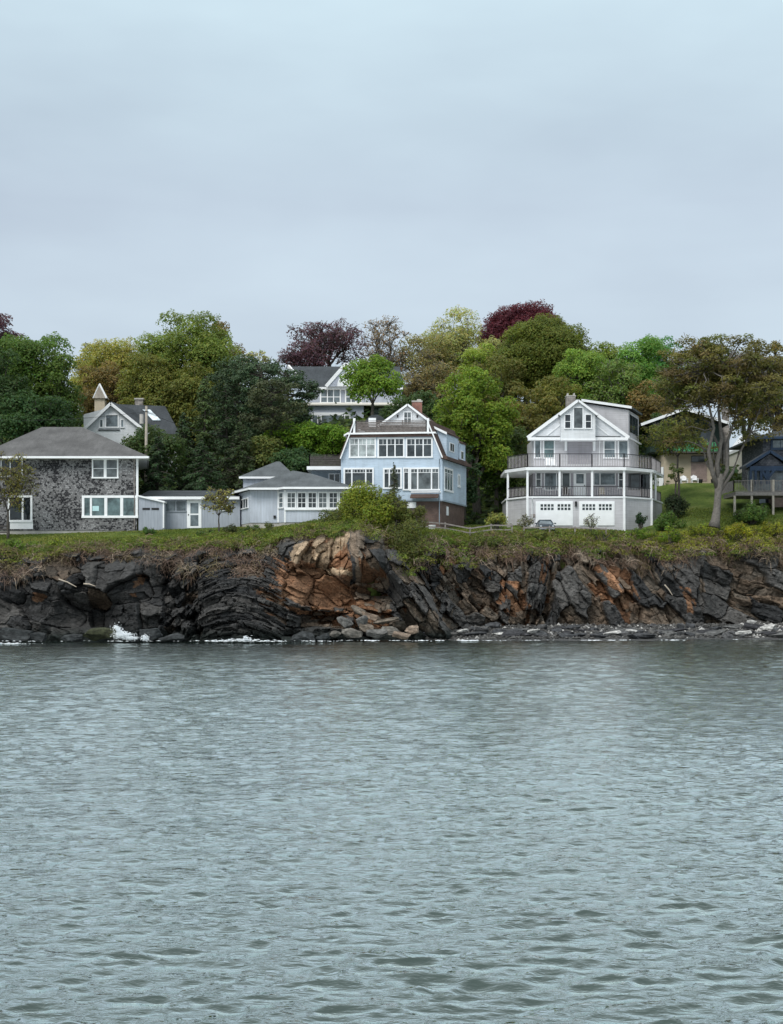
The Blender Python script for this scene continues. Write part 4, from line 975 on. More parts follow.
def white_hill_house():       # upper left, with skylights
    Y = 184.0
    h = thing('white_attic_house', (XX(125, Y), 190, 18.5), 'white clapboard house with dark roof, skylights and gable window, above the shingle house roof', 'house')
    g = [(85.5, 432), (85.5, 429), (111.5, 405.5), (148, 434), (148, 470), (86, 470)]
    g = [Vector((XX(a, Y), Y, ZZ(b, Y))) for a, b in g]; g = [g[1], g[2], g[3], g[4], g[5]]
    MB().extrude(g, (1.5, 8, 0)).build('wall', 'white_clap', h)
    r = MB(); a = Vector((XX(83, Y), Y-0.5, ZZ(431.5, Y))); p = Vector((XX(111.5, Y), Y-0.5, ZZ(404, Y))); b = Vector((XX(149.5, Y), Y-0.5, ZZ(434.5, Y)))
    u = Vector((0, 0, 0.25)); bk = Vector((1.6, 9, 0)); r.extrude([a, p, p+u, a+u], bk); r.extrude([b, p, p+u, b+u], bk)
    # long wing to the right
    r.add([(XX(118, Y+3), Y+3, ZZ(434, Y+3)), (XX(180, Y+3), Y+3, ZZ(434, Y+3)), (XX(165, Y+8), Y+8, ZZ(406, Y+8)), (XX(112, Y+8), Y+8, ZZ(404, Y+8)), (XX(180, Y+13), Y+13, ZZ(434, Y+3)), (XX(118, Y+13), Y+13, ZZ(434, Y+3))],
          [(0, 1, 2, 3), (1, 4, 2), (4, 5, 3, 2), (5, 0, 3), (0, 5, 4, 1)])
    rf = r.build('roof', 'roof_dark', h)
    for e_ in (a, b): m = MB(); m.bar(e_+Vector((0, -0.05, 0.0)), p+Vector((0, -0.05, 0)), 0.08, 0.34); m.build('rake_board', 'white', h)
    MB().box(XX(120, Y+3), XX(176, Y+3), Y+3.4, Y+12, 16, ZZ(435, Y+3)).build('wall', 'white_clap', h)
    fr = Frame(XX(85, Y), Y, XX(148, Y), Y)
    window(fr, 105, 414, 119, 428, h, glass='glass_grey', trim=0.15)
    window(fr, 99.3, 419, 103.6, 428, h, glass='glass_grey', trim=0.12); window(fr, 120.3, 419, 124.6, 428, h, glass='glass_grey', trim=0.12)
    m = MB(); fr.pbox(m, 98, 429.6, 120, 430.6, 0, 0.12); m.build('sill', 'roof_dark', h)
    m = MB(); m.hexa([(XX(84.5, Y+3), Y+2.5, ZZ(431, Y)), (XX(103, Y+3), Y+2.5, ZZ(431, Y)), (XX(103, Y+3), Y+6, ZZ(431, Y)), (XX(84.5, Y+3), Y+6, ZZ(431, Y))],
                     [(XX(84.5, Y+3), Y+2.5, ZZ(415, Y+3)), (XX(106, Y+3), Y+2.5, ZZ(409, Y+3)), (XX(106, Y+3), Y+6, ZZ(409, Y+3)), (XX(84.5, Y+3), Y+6, ZZ(415, Y+3))]); m.build('shed_dormer', 'white_clap', h)
    # skylights lying on the wing roof
    A, B, Cc, D = Vector((XX(118, Y+3), Y+3, ZZ(434, Y+3))), Vector((XX(180, Y+3), Y+3, ZZ(434, Y+3))), Vector((XX(165, Y+8), Y+8, ZZ(406, Y+8))), Vector((XX(112, Y+8), Y+8, ZZ(404, Y+8)))
    def on(uu, vv): return (A*(1-uu)+B*uu)*(1-vv)+(D*(1-uu)+Cc*uu)*vv
    nrm = (B-A).cross(D-A).normalized()
    for (u0, u1) in ((0.22, 0.32), (0.56, 0.70)):
        q = [on(u0+0.09, 0.45), on(u1+0.09, 0.45), on(u1-0.02, 0.82), on(u0-0.02, 0.82)]
        MB().extrude([v_+nrm*0.01 for v_ in q], nrm*0.12).build('skylight', 'skylight', h)
    m = MB(); m.box(XX(135.5, Y+10), XX(143.8, Y+10), Y+9.5, Y+10.5, 24, ZZ(400, Y+10)); ch = m.build('chimney', 'stone', h)
    m = MB(); q = Y+10; m.box(XX(135, q), XX(144.3, q), q-0.6, q+0.6, ZZ(400, q)+0.002, ZZ(398.6, q)); m.build('chimney_cap', 'concrete', ch)
    # turret
    t = MB(); x = XX(100.5, Y+9); w = 0.65; t.box(x-w, x+w, Y+8.4, Y+9.7, 17, ZZ(398, Y+9)); tw = t.build('turret', 'tan_wall', h)
    t = MB(); xa, xb, xp = XX(94.5, Y+9), XX(108, Y+9), XX(98, Y+9); zb = ZZ(399, Y+9); zp = ZZ(384, Y+9)
    t.add([(xa, Y+8.1, zb), (xb, Y+8.1, zb), (xb, Y+10, zb), (xa, Y+10, zb), (xp+0.2, Y+9, zp)], [(0, 1, 4), (1, 2, 4), (2, 3, 4), (3, 0, 4), (3, 2, 1, 0)]); t.build('turret_roof', 'roof_tan', tw)
    m = MB(); m.bar((xb, Y+8.05, zb), (xp+0.2, Y+8.95, zp), 0.1, 0.2); m.bar((xa, Y+8.05, zb), (xp+0.2, Y+8.95, zp), 0.06, 0.1); m.build('trim', 'white', tw)

def lilac_hill_house():       # top centre
    Y = 190.0
    h = thing('grey_gabled_house', (XX(325, Y), 195, 24), 'large pale lilac-grey house with slate roof and white gables, highest on the hill', 'house')
    xl, xr = XX(306, Y), XX(402, Y)
    MB().box(xl, xr, Y, 200, 21, ZZ(387, Y)).build('wall', 'lilac_clap', h)
    MB().box(XX(303, Y), XX(364, Y), Y-2.0, Y-0.01, 21, ZZ(405.5, Y-2)).build('lower_storey', 'lilac_clap', h)
    MB().hexa([(XX(301, Y), Y-2.6, ZZ(405.8, Y-2)), (XX(404, Y), Y-2.6, ZZ(405.8, Y-2)), (XX(404, Y), Y-0.02, ZZ(405.8, Y-2)), (XX(301, Y), Y-0.02, ZZ(405.8, Y-2))],
              [(XX(301, Y), Y-2.6, ZZ(404.3, Y-2)), (XX(404, Y), Y-2.6, ZZ(404.3, Y-2)), (XX(402, Y), Y-0.02, ZZ(400.5, Y-2)), (XX(305, Y), Y-0.02, ZZ(400.5, Y-2))]).build('porch_roof', 'cream', h)
    zE = ZZ(387, Y-0.4)
    r = MB(); e0, e1 = XX(306, Y-0.4), XX(403, Y-0.4); yr = 195
    r.add([(e0, Y-0.4, zE), (e1, Y-0.4, zE), (XX(400, yr), yr, ZZ(366.5, yr)), (XX(289, yr), yr, ZZ(366.5, yr)), (e1, 200.4, zE), (e0, 200.4, zE)], [(0, 1, 2, 3), (1, 4, 2), (4, 5, 3, 2), (5, 0, 3), (0, 5, 4, 1)])
    r.build('roof', 'roof_dark', h)
    m = MB(); m.bar((e0, Y-0.5, zE), (XX(288.5, yr), yr-0.1, ZZ(366.2, yr)), 0.25, 0.35); m.build('rake_board', 'white', h)
    m = MB(); m.box(e0, XX(403, Y), Y-0.46, Y-0.02, zE-0.3, zE-0.01); m.build('fascia', 'white', h)
    # front gable
    Yg = Y-0.8; g = [Vector((XX(a, Yg), Yg, ZZ(b, Yg))) for a, b in ((326, 386.5), (366, 386.5), (346, 364.5))]
    gb = MB().extrude(g, (0, 5, 0)).build('front_gable', 'lilac_clap', h)
    m = MB()
    for k in (0, 1): m.bar(g[k]+Vector((0, -0.06, 0)), g[2]+Vector((0, -0.06, 0.1)), 0.1, 0.42)
    m.build('trim', 'white', gb)
    pts = []
    for i in range(17):
        a = math.pi*i/16; pts.append(Vector((XX(348, Yg)+1.35*math.cos(a), Yg-0.1, ZZ(386.4, Yg)+1.75*math.sin(a))))
    m = MB(); m.extrude(pts, (0, 0.095, 0)); aw = m.build('arched_window', 'white', gb)
    fr = Frame(XX(306, Y), Y, XX(402, Y), Y)
    window(fr, 320, 387.8, 341, 403.5, h, cols=3, rows=[(0.4, 0.09)], glass='glass_grey', trim=0.16, bar=0.12)
    window(fr, 345, 387.8, 362, 403.5, h, cols=3, rows=[(0.4, 0.09)], glass='glass_grey', trim=0.16, bar=0.12)
    m = MB(); fr.pbox(m, 311, 403.8, 364, 409, 0.0, 0.12); m.build('band_board', 'white', h)
    f2 = Frame(XX(303, Y-2), Y-2, XX(364, Y-2), Y-2)
    window(f2, 311.5, 414.5, 320.5, 428, h, cols=[(0.75, 0.12)], glass='glass_grey', trim=0.12)
    window(f2, 320.8, 414.5, 343, 428, h, glass='glass_grey', trim=0.12)
    window(f2, 344, 414.5, 350.5, 428, h, glass='glass', trim=0.14)
    m = MB(); f2.pbox(m, 311, 412.5, 352, 414.3, 0.0, 0.06); m.build('band_board', 'white', h)
    m = MB()
    for a, b in ((366, 379), (379.2, 391)): fr.pbox(m, a, 407, b, 427, 0.0, 0.05)
    m.build('window', 'glass_grey', h)
    m = MB()
    for k in range(6): x = XX(391+k*2.4, 170); m.box(x, x+0.1, 178+k*0.4, 178.1+k*0.4, 20, ZZ(395+k*2, 178))

def tan_house():
    Y = 180.0
    h = thing('tan_chalet', (XX(690, Y), 185, 17.0), 'tan house with low white edged gable roof and green balcony canvas, behind the big maple', 'house')
    MB().box(XX(664, Y), XX(716, Y), Y, 190, 16.4, ZZ(452.5, Y)).build('wall', 'tan_wall', h)
    g = [Vector((XX(a, Y+1.5), Y+1.5, ZZ(b, Y+1.5))) for a, b in ((650, 452), (722, 452), (722, 425), (685, 412), (650, 424))]
    MB().extrude(g, (0, 8, 0)).build('upper_storey', 'green_clap', h)
    r = MB(); pk = Vector((XX(685, Y-0.8), Y-0.8, ZZ(409.6, Y-0.8))); el = Vector((XX(641, Y-0.8), Y-0.8, ZZ(425.5, Y-0.8))); er = Vector((XX(729.5, Y-0.8), Y-0.8, ZZ(424.3, Y-0.8))); u = Vector((0, 0, 0.2))
    r.extrude([el, pk, pk+u, el+u], (0, 11, 0)); r.extrude([er, pk, pk+u, er+u], (0, 11, 0)); r.build('roof', 'roof_dark', h)
    o = Vector((0, -0.06, 0.1))
    for e_ in (el, er): m = MB(); m.bar(e_+o, pk+o, 0.08, 0.32); m.build('rake_board', 'white', h)
    m = MB(); m.box(XX(663, Y), XX(719, Y), Y-1.5, Y+1.48, ZZ(454, Y), ZZ(452.6, Y)); m.build('balcony_floor', 'wood_dark', h)
    m = MB(); m.box(XX(664, Y), XX(718.5, Y), Y-1.5, Y-1.45, ZZ(452.4, Y), ZZ(443.5, Y)); m.build('balcony_canvas', 'green_cloth', h)
    m = MB()
    for p in (664, 678, 691, 705, 718.5): m.box(XX(p, Y)-0.05, XX(p, Y)+0.05, Y-1.45, Y-1.35, ZZ(452.4, Y), ZZ(442.5, Y))
    m.build('balcony_post', 'wood_grey', h)
    fr = Frame(XX(664, Y), Y, XX(716, Y), Y)
    m = MB(); fr.pbox(m, 691, 462.6, 707, 481.5, 0.0, 0.05); m.build('brick_panel', 'brick_pink', h)
    window(fr, 691, 456, 707, 462.2, h, cols=2, glass='glass', trim=0.05, mat='wood_dark')
    m = MB()
    for a, b, c, d in ((690, 430, 700, 441), (703, 430, 714, 441), (671, 430, 684, 441)): m.box(XX(a, Y), XX(c, Y), Y+1.42, Y+1.48, ZZ(d, Y), ZZ(b, Y))
    m.build('window', 'glass', h)
    m = MB(); m.box(XX(722.5, 184), XX(728.5, 184), 183.5, 184.5, 20, ZZ(409, 184)); ch = m.build('chimney', 'stone', h)
    m = MB(); m.box(XX(659, Y), XX(663.5, Y), Y, 188, 16.6, ZZ(467, Y)); m.build('side_wall', 'white', h)

def navy_house():
    Y = 163.0
    h = thing('navy_shingle_house', (XX(785, Y), 168, 12.0), 'dark shingled house with navy trim, gabled porch and raised wooden deck at the right edge', 'house')
    MB().box(XX(763, Y+3), XX(850, Y+3), Y+3, 176, 12.2, ZZ(436.5, Y+3)).build('wall', 'navy_shingle', h)
    r = MB(); hip(r, XX(754, Y+2), XX(862, Y+2), Y+2, 177.5, ZZ(437, Y+2), XX(795, 170), XX(830, 170), 170, ZZ(426, 170)); r.build('roof', 'roof_dark', h)
    m = MB(); m.box(XX(754, Y+2), XX(862, Y+2), Y+1.92, Y+1.998, ZZ(438.8, Y+2), ZZ(436.4, Y+2)); m.build('fascia', 'navy', h)
    fr = Frame(XX(763, Y+3), Y+3, XX(850, Y+3), Y+3); window(fr, 770.5, 437.5, 790, 450, h, cols=2, glass='glass_grey', trim=0.25, mat='navy')
    # gabled porch
    pk = (XX(770, Y), ZZ(452.5, Y)); l = (XX(746, Y), ZZ(467.5, Y)); rr_ = (XX(794, Y), ZZ(467.5, Y))
    MB().extrude([(l[0]+0.5, Y+0.2, l[1]), (rr_[0]-0.5, Y+0.2, rr_[1]), (pk[0], Y+0.2, pk[1]-0.15)], (0, 2.7, 0)).build('porch_gable', 'navy_shingle', h)
    r = MB(); 
    for e in (l, rr_): a = Vector((e[0], Y-0.1, e[1])); b = Vector((pk[0], Y-0.1, pk[1])); r.extrude([a, b, b+Vector((0, 0, 0.25)), a+Vector((0, 0, 0.25))], (0, 3.2, 0))
    r.build('porch_roof', 'roof_dark', h)
    m = MB()
    for e in (l, rr_): m.bar((e[0], Y-0.16, e[1]+0.1), (pk[0], Y-0.16, pk[1]+0.12), 0.1, 0.3)
    m.box(l[0]+0.4, rr_[0]-0.4, Y-0.1, Y+0.19, l[1]-0.35, l[1]+0.15); m.build('trim', 'navy', h)
    for p in (749.5, 754.5, 760, 790):
        m = MB(); m.box(XX(p, Y), XX(p+2.4, Y), Y-0.05, Y+0.2, ZZ(484, Y), l[1]-0.352); m.build('porch_post', 'navy', h)
    m = MB(); m.box(XX(765.5, Y), XX(769.5, Y), Y-0.05, Y+0.2, ZZ(484, Y), l[1]-0.352); m.bar((XX(767, Y), Y+0.05, l[1]-1.3), (XX(774, Y), Y+0.05, l[1]-0.3), 0.3); m.bar((XX(767, Y), Y+0.05, l[1]-1.3), (XX(762, Y), Y+0.05, l[1]-0.3), 0.25); m.build('braced_post', 'navy', h)
    m = MB(); m.box(XX(751, Y), XX(800, Y), Y+1.5, Y+1.55, ZZ(490, Y), ZZ(469, Y)); m.build('porch_glazing', 'glass_grey', h)
    # deck
    m = MB(); zd = ZZ(492, Y-2); m.box(XX(733.5, Y-2), XX(830, Y-2), Y-3.0, Y+2.9, ZZ(495.5, Y-3), zd); m.build('deck', 'wood_grey', h)
    m = MB(); a, b = (XX(734, Y-3), Y-2.9), (XX(828, Y-3), Y-2.9); railing(m, a, b, zd, 1.15, 2.2, 0.16, bal_w=0.04); railing(m, a, (a[0], Y+2.5), zd, 1.15, 2.2, 0.16, bal_w=0.04); m.build('railing', 'wood_grey', h)
    for p in (735, 752, 773.5, 800):
        m = MB(); x = XX(p, Y-3); m.box(x-0.11, x+0.11, Y-2.95, Y-2.7, 10.8, ZZ(495.5, Y-3)-0.003 if p == 735 else zd+1.25); m.build('deck_post', 'wood_pole', h)
    m = MB(); m.box(XX(775.5, Y), XX(840, Y), Y+0.6, Y+2.98, 11, ZZ(496, Y)); m.build('lower_wall', 'brick_pink', h)
    m = MB(); m.box(XX(766, Y), XX(772, Y), Y+2.9, Y+2.98, 11.5, ZZ(496.5, Y)); m.build('door', 'blue', h)
    # house far behind it
    Y2 = 205
    g = thing('pale_far_house', (XX(752, Y2), Y2+4, 14), 'white and beige house glimpsed behind the maple branches, left of the navy house', 'house')
    MB().extrude([(XX(742, Y2), Y2, 14), (XX(766, Y2), Y2, 14), (XX(766, Y2), Y2, ZZ(441, Y2)), (XX(754, Y2), Y2, ZZ(433, Y2)), (XX(742, Y2), Y2, ZZ(449, Y2))], (0, 8, 0)).build('wall', 'cream', g)
    MB().extrude([(XX(741, Y2), Y2-0.5, ZZ(450, Y2)), (XX(754, Y2), Y2-0.5, ZZ(432.5, Y2)), (XX(767, Y2), Y2-0.5, ZZ(442, Y2)), (XX(767, Y2), Y2-0.5, ZZ(440, Y2)), (XX(754, Y2), Y2-0.5, ZZ(430, Y2)), (XX(741, Y2), Y2-0.5, ZZ(447, Y2))], (0, 9, 0)).build('roof', 'white', g)
    f = Frame(XX(742, Y2), Y2, XX(766, Y2), Y2); window(f, 756.5, 441, 763, 453.5, g, glass='glass', trim=0.25)

# ================================================================== SMALL THINGS
def car():
    Y = 153.6; x = XX(547, Y); z = ground_flat(x, Y)
    h = thing('parked_car', (x, Y+2, z), 'small dark green-black car parked nose out before the left garage door', 'car')
    w = 0.93; b = MB()
    secs = [(0.0, 0.82, 0.32, 0.62), (0.12, 0.92, 0.24, 0.74), (0.7, 0.95, 0.2, 0.80), (1.25, 0.95, 0.2, 0.86), (2.2, 0.95, 0.2, 0.88), (3.3, 0.95, 0.2, 0.9), (3.9, 0.93, 0.24, 0.86), (4.1, 0.84, 0.34, 0.7)]
    V, F = [], []; n = 12
    for (dy, hw, z0, z1) in secs:
        hw *= w; pr = [(-hw*0.9, z0), (-hw, z0+0.12), (-hw, (z0+z1)/2+0.08), (-hw*0.96, z1-0.08), (-hw*0.86, z1), (-hw*0.4, z1+0.03), (hw*0.4, z1+0.03), (hw*0.86, z1), (hw*0.96, z1-0.08), (hw, (z0+z1)/2+0.08), (hw, z0+0.12), (hw*0.9, z0)]
        V += [(x+a, Y+dy, z+c) for a, c in pr]
    for i in range(len(secs)-1):
        for j in range(n): F.append((i*n+j, i*n+(j+1) % n, (i+1)*n+(j+1) % n, (i+1)*n+j))
    F.append(tuple(range(n))); F.append(tuple(range((len(secs)-1)*n, len(secs)*n))[::-1]); b.add(V, F)
    b.build('body', 'car', h, smooth=False)
    c = MB(); lo = [(x-0.82*w, Y+1.15, z+0.87), (x+0.82*w, Y+1.15, z+0.87), (x+0.8*w, Y+3.7, z+0.88), (x-0.8*w, Y+3.7, z+0.88)]
    hi = [(x-0.62*w, Y+1.75, z+1.27), (x+0.62*w, Y+1.75, z+1.27), (x+0.6*w, Y+3.0, z+1.28), (x-0.6*w, Y+3.0, z+1.28)]
    c.hexa(lo, hi); cb = c.build('cabin', 'glass_grey', h)
    r = MB(); r.box(x-0.63*w, x+0.63*w, Y+1.7, Y+3.05, z+1.272, z+1.34)
    for k in range(4): r.bar(lo[k], hi[k], 0.09)
    r.build('car_roof', 'car', h)
    for sx in (-1, 1):
        for dy in (0.75, 3.3):
            t = MB(); t.tube([(x+sx*0.68, Y+dy, z+0.3), (x+sx*0.88, Y+dy, z+0.3)], 0.31, 14); wh = t.build('wheel', 'tyre', h)
            t = MB(); t.tube([(x+sx*0.87, Y+dy, z+0.3), (x+sx*0.895, Y+dy, z+0.3)], 0.18, 10); t.build('rim', 'chrome', wh)
        t = MB(); t.tube([(x+sx*0.62, Y-0.02, z+0.6), (x+sx*0.62, Y+0.12, z+0.6)], 0.11, 12); t.build('headlight', 'chrome', h)
        t = MB(); t.box(min(x+sx*0.88, x+sx*1.08), max(x+sx*0.88, x+sx*1.08), Y+1.3, Y+1.42, z+0.88, z+1.0); t.build('mirror', 'car', h)
    t = MB(); t.box(x-0.45, x+0.45, Y-0.03, Y+0.05, z+0.42, z+0.54); t.build('grille', 'black', h)
    t = MB(); t.box(x-0.8, x+0.8, Y-0.06, Y+0.06, z+0.28, z+0.38); t.build('bumper', 'chrome', h)
def ground_flat(x, Y): return gz(x, Y)+0.02

def fences():
    def run(label, pts, rails, hh, name='rail_fence', mat='wood_grey', every=2.4):
        p0 = pts[0]; root = thing(name, (p0[0], p0[1], gz(*p0)), label, 'fence', None)
        posts = []; 
        for i in range(len(pts)-1):
            a, b = Vector((*pts[i], 0)), Vector((*pts[i+1], 0)); n = max(1, round((b-a).length/every))
            for k in range(n+(i == len(pts)-2)): posts.append(a+(b-a)*k/n)
        for p in posts:
            p.z = gz(p.x, p.y); m = MB(); m.box(p.x-0.06, p.x+0.06, p.y-0.06, p.y+0.06, p.z-0.2, p.z+hh+0.1); m.build('post', mat, root)
        for k, rz in enumerate(rails):
            m = MB()
            for a, b in zip(posts[:-1], posts[1:]): m.bar(a+Vector((0, -0.08, rz)), b+Vector((0, -0.08, rz)), 0.04, 0.13)
            m.build('rail', mat, root)
    run('weathered two rail wooden fence along the cliff top below the blue house', [P2(420, 149.5), P2(470, 151), P2(512, 152)], (0.35, 0.8), 0.85)
    run('low dark rail fence in front of the garage doors and parked car', [P2(524, 152.2), P2(575, 152.6), P2(606, 153)], (0.75,), 0.8)
    run('short dark board fence beside the small tree at the left edge', [P2(-12, 148.5), P2(9, 148.5)], (0.3, 0.6, 0.9), 1.0, 'board_fence', 'wood_dark', 1.2)

def adirondack(px, py, Y, label, c0=None):
    x = XX(px, Y); z = gz(x, Y)
    h = thing('garden_chair', (x, Y, z), label, 'chair', 'white garden chairs on the lawn')
    m = MB()
    for k in range(5):
        xx = -0.26+k*0.13; hh = 1.05-abs(k-2)*0.07
        m.hexa([(x+xx-0.055, Y+0.12, z+0.3), (x+xx+0.055, Y+0.12, z+0.3), (x+xx+0.055, Y+0.15, z+0.3), (x+xx-0.055, Y+0.15, z+0.3)],
               [(x+xx*1.15-0.055, Y+0.45, z+hh), (x+xx*1.15+0.055, Y+0.45, z+hh), (x+xx*1.15+0.055, Y+0.48, z+hh), (x+xx*1.15-0.055, Y+0.48, z+hh)])
    m.build('backrest', 'white', h)
    m = MB(); m.hexa([(x-0.3, Y-0.4, z+0.36), (x+0.3, Y-0.4, z+0.36), (x+0.3, Y+0.15, z+0.26), (x-0.3, Y+0.15, z+0.26)], [(x-0.3, Y-0.4, z+0.4), (x+0.3, Y-0.4, z+0.4), (x+0.3, Y+0.15, z+0.3), (x-0.3, Y+0.15, z+0.3)]); m.build('seat', 'white', h)
    for s in (-1, 1):
        m = MB(); m.box(x+s*0.36-0.07, x+s*0.36+0.07, Y-0.5, Y+0.3, z+0.56, z+0.6); m.build('armrest', 'white', h)
        for dy in (-0.42, 0.25):
            m = MB(); m.box(x+s*0.35-0.03, x+s*0.35+0.03, Y+dy-0.05, Y+dy+0.05, z, z+0.56); m.build('leg', 'white', h)

def deck_chair(px, Y, z, label, c='white'):
    x = XX(px, Y); h = thing('deck_chair', (x, Y, z), label, 'chair', None)
    m = MB(); m.hexa([(x-0.3, Y-0.3, z+0.4), (x+0.3, Y-0.3, z+0.4), (x+0.3, Y+0.25, z+0.36), (x-0.3, Y+0.25, z+0.36)], [(x-0.3, Y-0.3, z+0.45), (x+0.3, Y-0.3, z+0.45), (x+0.3, Y+0.25, z+0.41), (x-0.3, Y+0.25, z+0.41)]); m.build('seat', c, h)
    m = MB(); m.hexa([(x-0.3, Y+0.2, z+0.4), (x+0.3, Y+0.2, z+0.4), (x+0.3, Y+0.25, z+0.4), (x-0.3, Y+0.25, z+0.4)], [(x-0.28, Y+0.42, z+1.15), (x+0.28, Y+0.42, z+1.15), (x+0.28, Y+0.47, z+1.15), (x-0.28, Y+0.47, z+1.15)]); m.build('backrest', c, h)
    for sx in (-0.27, 0.27):
        for sy in (-0.27, 0.24):
            m = MB(); m.box(x+sx-0.025, x+sx+0.025, Y+sy-0.025, Y+sy+0.025, z, z+0.42); m.build('leg', c, h)
def pot(px, Y, label, r=0.28, hh=0.5, mat='black', group='dark planters by the tan house'):
    x = XX(px, Y); z = gz(x, Y); m = MB(); m.tube([(x, Y, z), (x, Y, z+hh*0.7), (x, Y, z+hh)], [r*0.7, r*0.95, r], 12)
    o = m.build('planter', mat, None, (x, Y, z)); tag(o, label, 'planter', group)

def pole_and_wires():
    Y = 163.6; x = XX(146, Y); z = gz(x, Y); zt = ZZ(406, Y)
    h = thing('utility_pole', (x, Y, z), 'pale wooden utility pole rising behind the shingle house roof', 'utility pole')
    MB().tube([(x, Y, z-0.3), (x, Y, (z+zt)/2), (x+0.05, Y, zt)], [0.2, 0.17, 0.13], 10).build('pole', 'wood_pole', h)
    m = MB(); m.tube([(x-0.45, Y-0.2, ZZ(424, Y)), (x-0.45, Y-0.2, ZZ(414.5, Y))], 0.22, 10); m.build('transformer', 'concrete', h)
    m = MB(); m.bar((x-0.3, Y-0.15, ZZ(411.5, Y)), (x+0.3, Y-0.15, ZZ(411.5, Y)), 0.08); m.build('bracket', 'black', h)
    def wire(a, b, sag, label):
        a, b = Vector(a), Vector(b); pts = []
        for i in range(25):
            t = i/24; p = a.lerp(b, t); p.z -= sag*4*t*(1-t); pts.append(p)
        m = MB(); m.tube(pts, 0.02, 5); o = m.build('overhead_wire', 'black', None, a); tag(o, label, 'wire', 'overhead wires')
    wire((x, Y-0.15, ZZ(411.6, Y)), (XX(-60, 168), 168, ZZ(416, 168)), 0.7, 'thin overhead wire running left from the utility pole')
    wire((x, Y-0.15, ZZ(411.6, Y)), (XX(300, 172), 172, ZZ(437, 172)), 1.3, 'thin overhead wire running right from the utility pole into the evergreens')

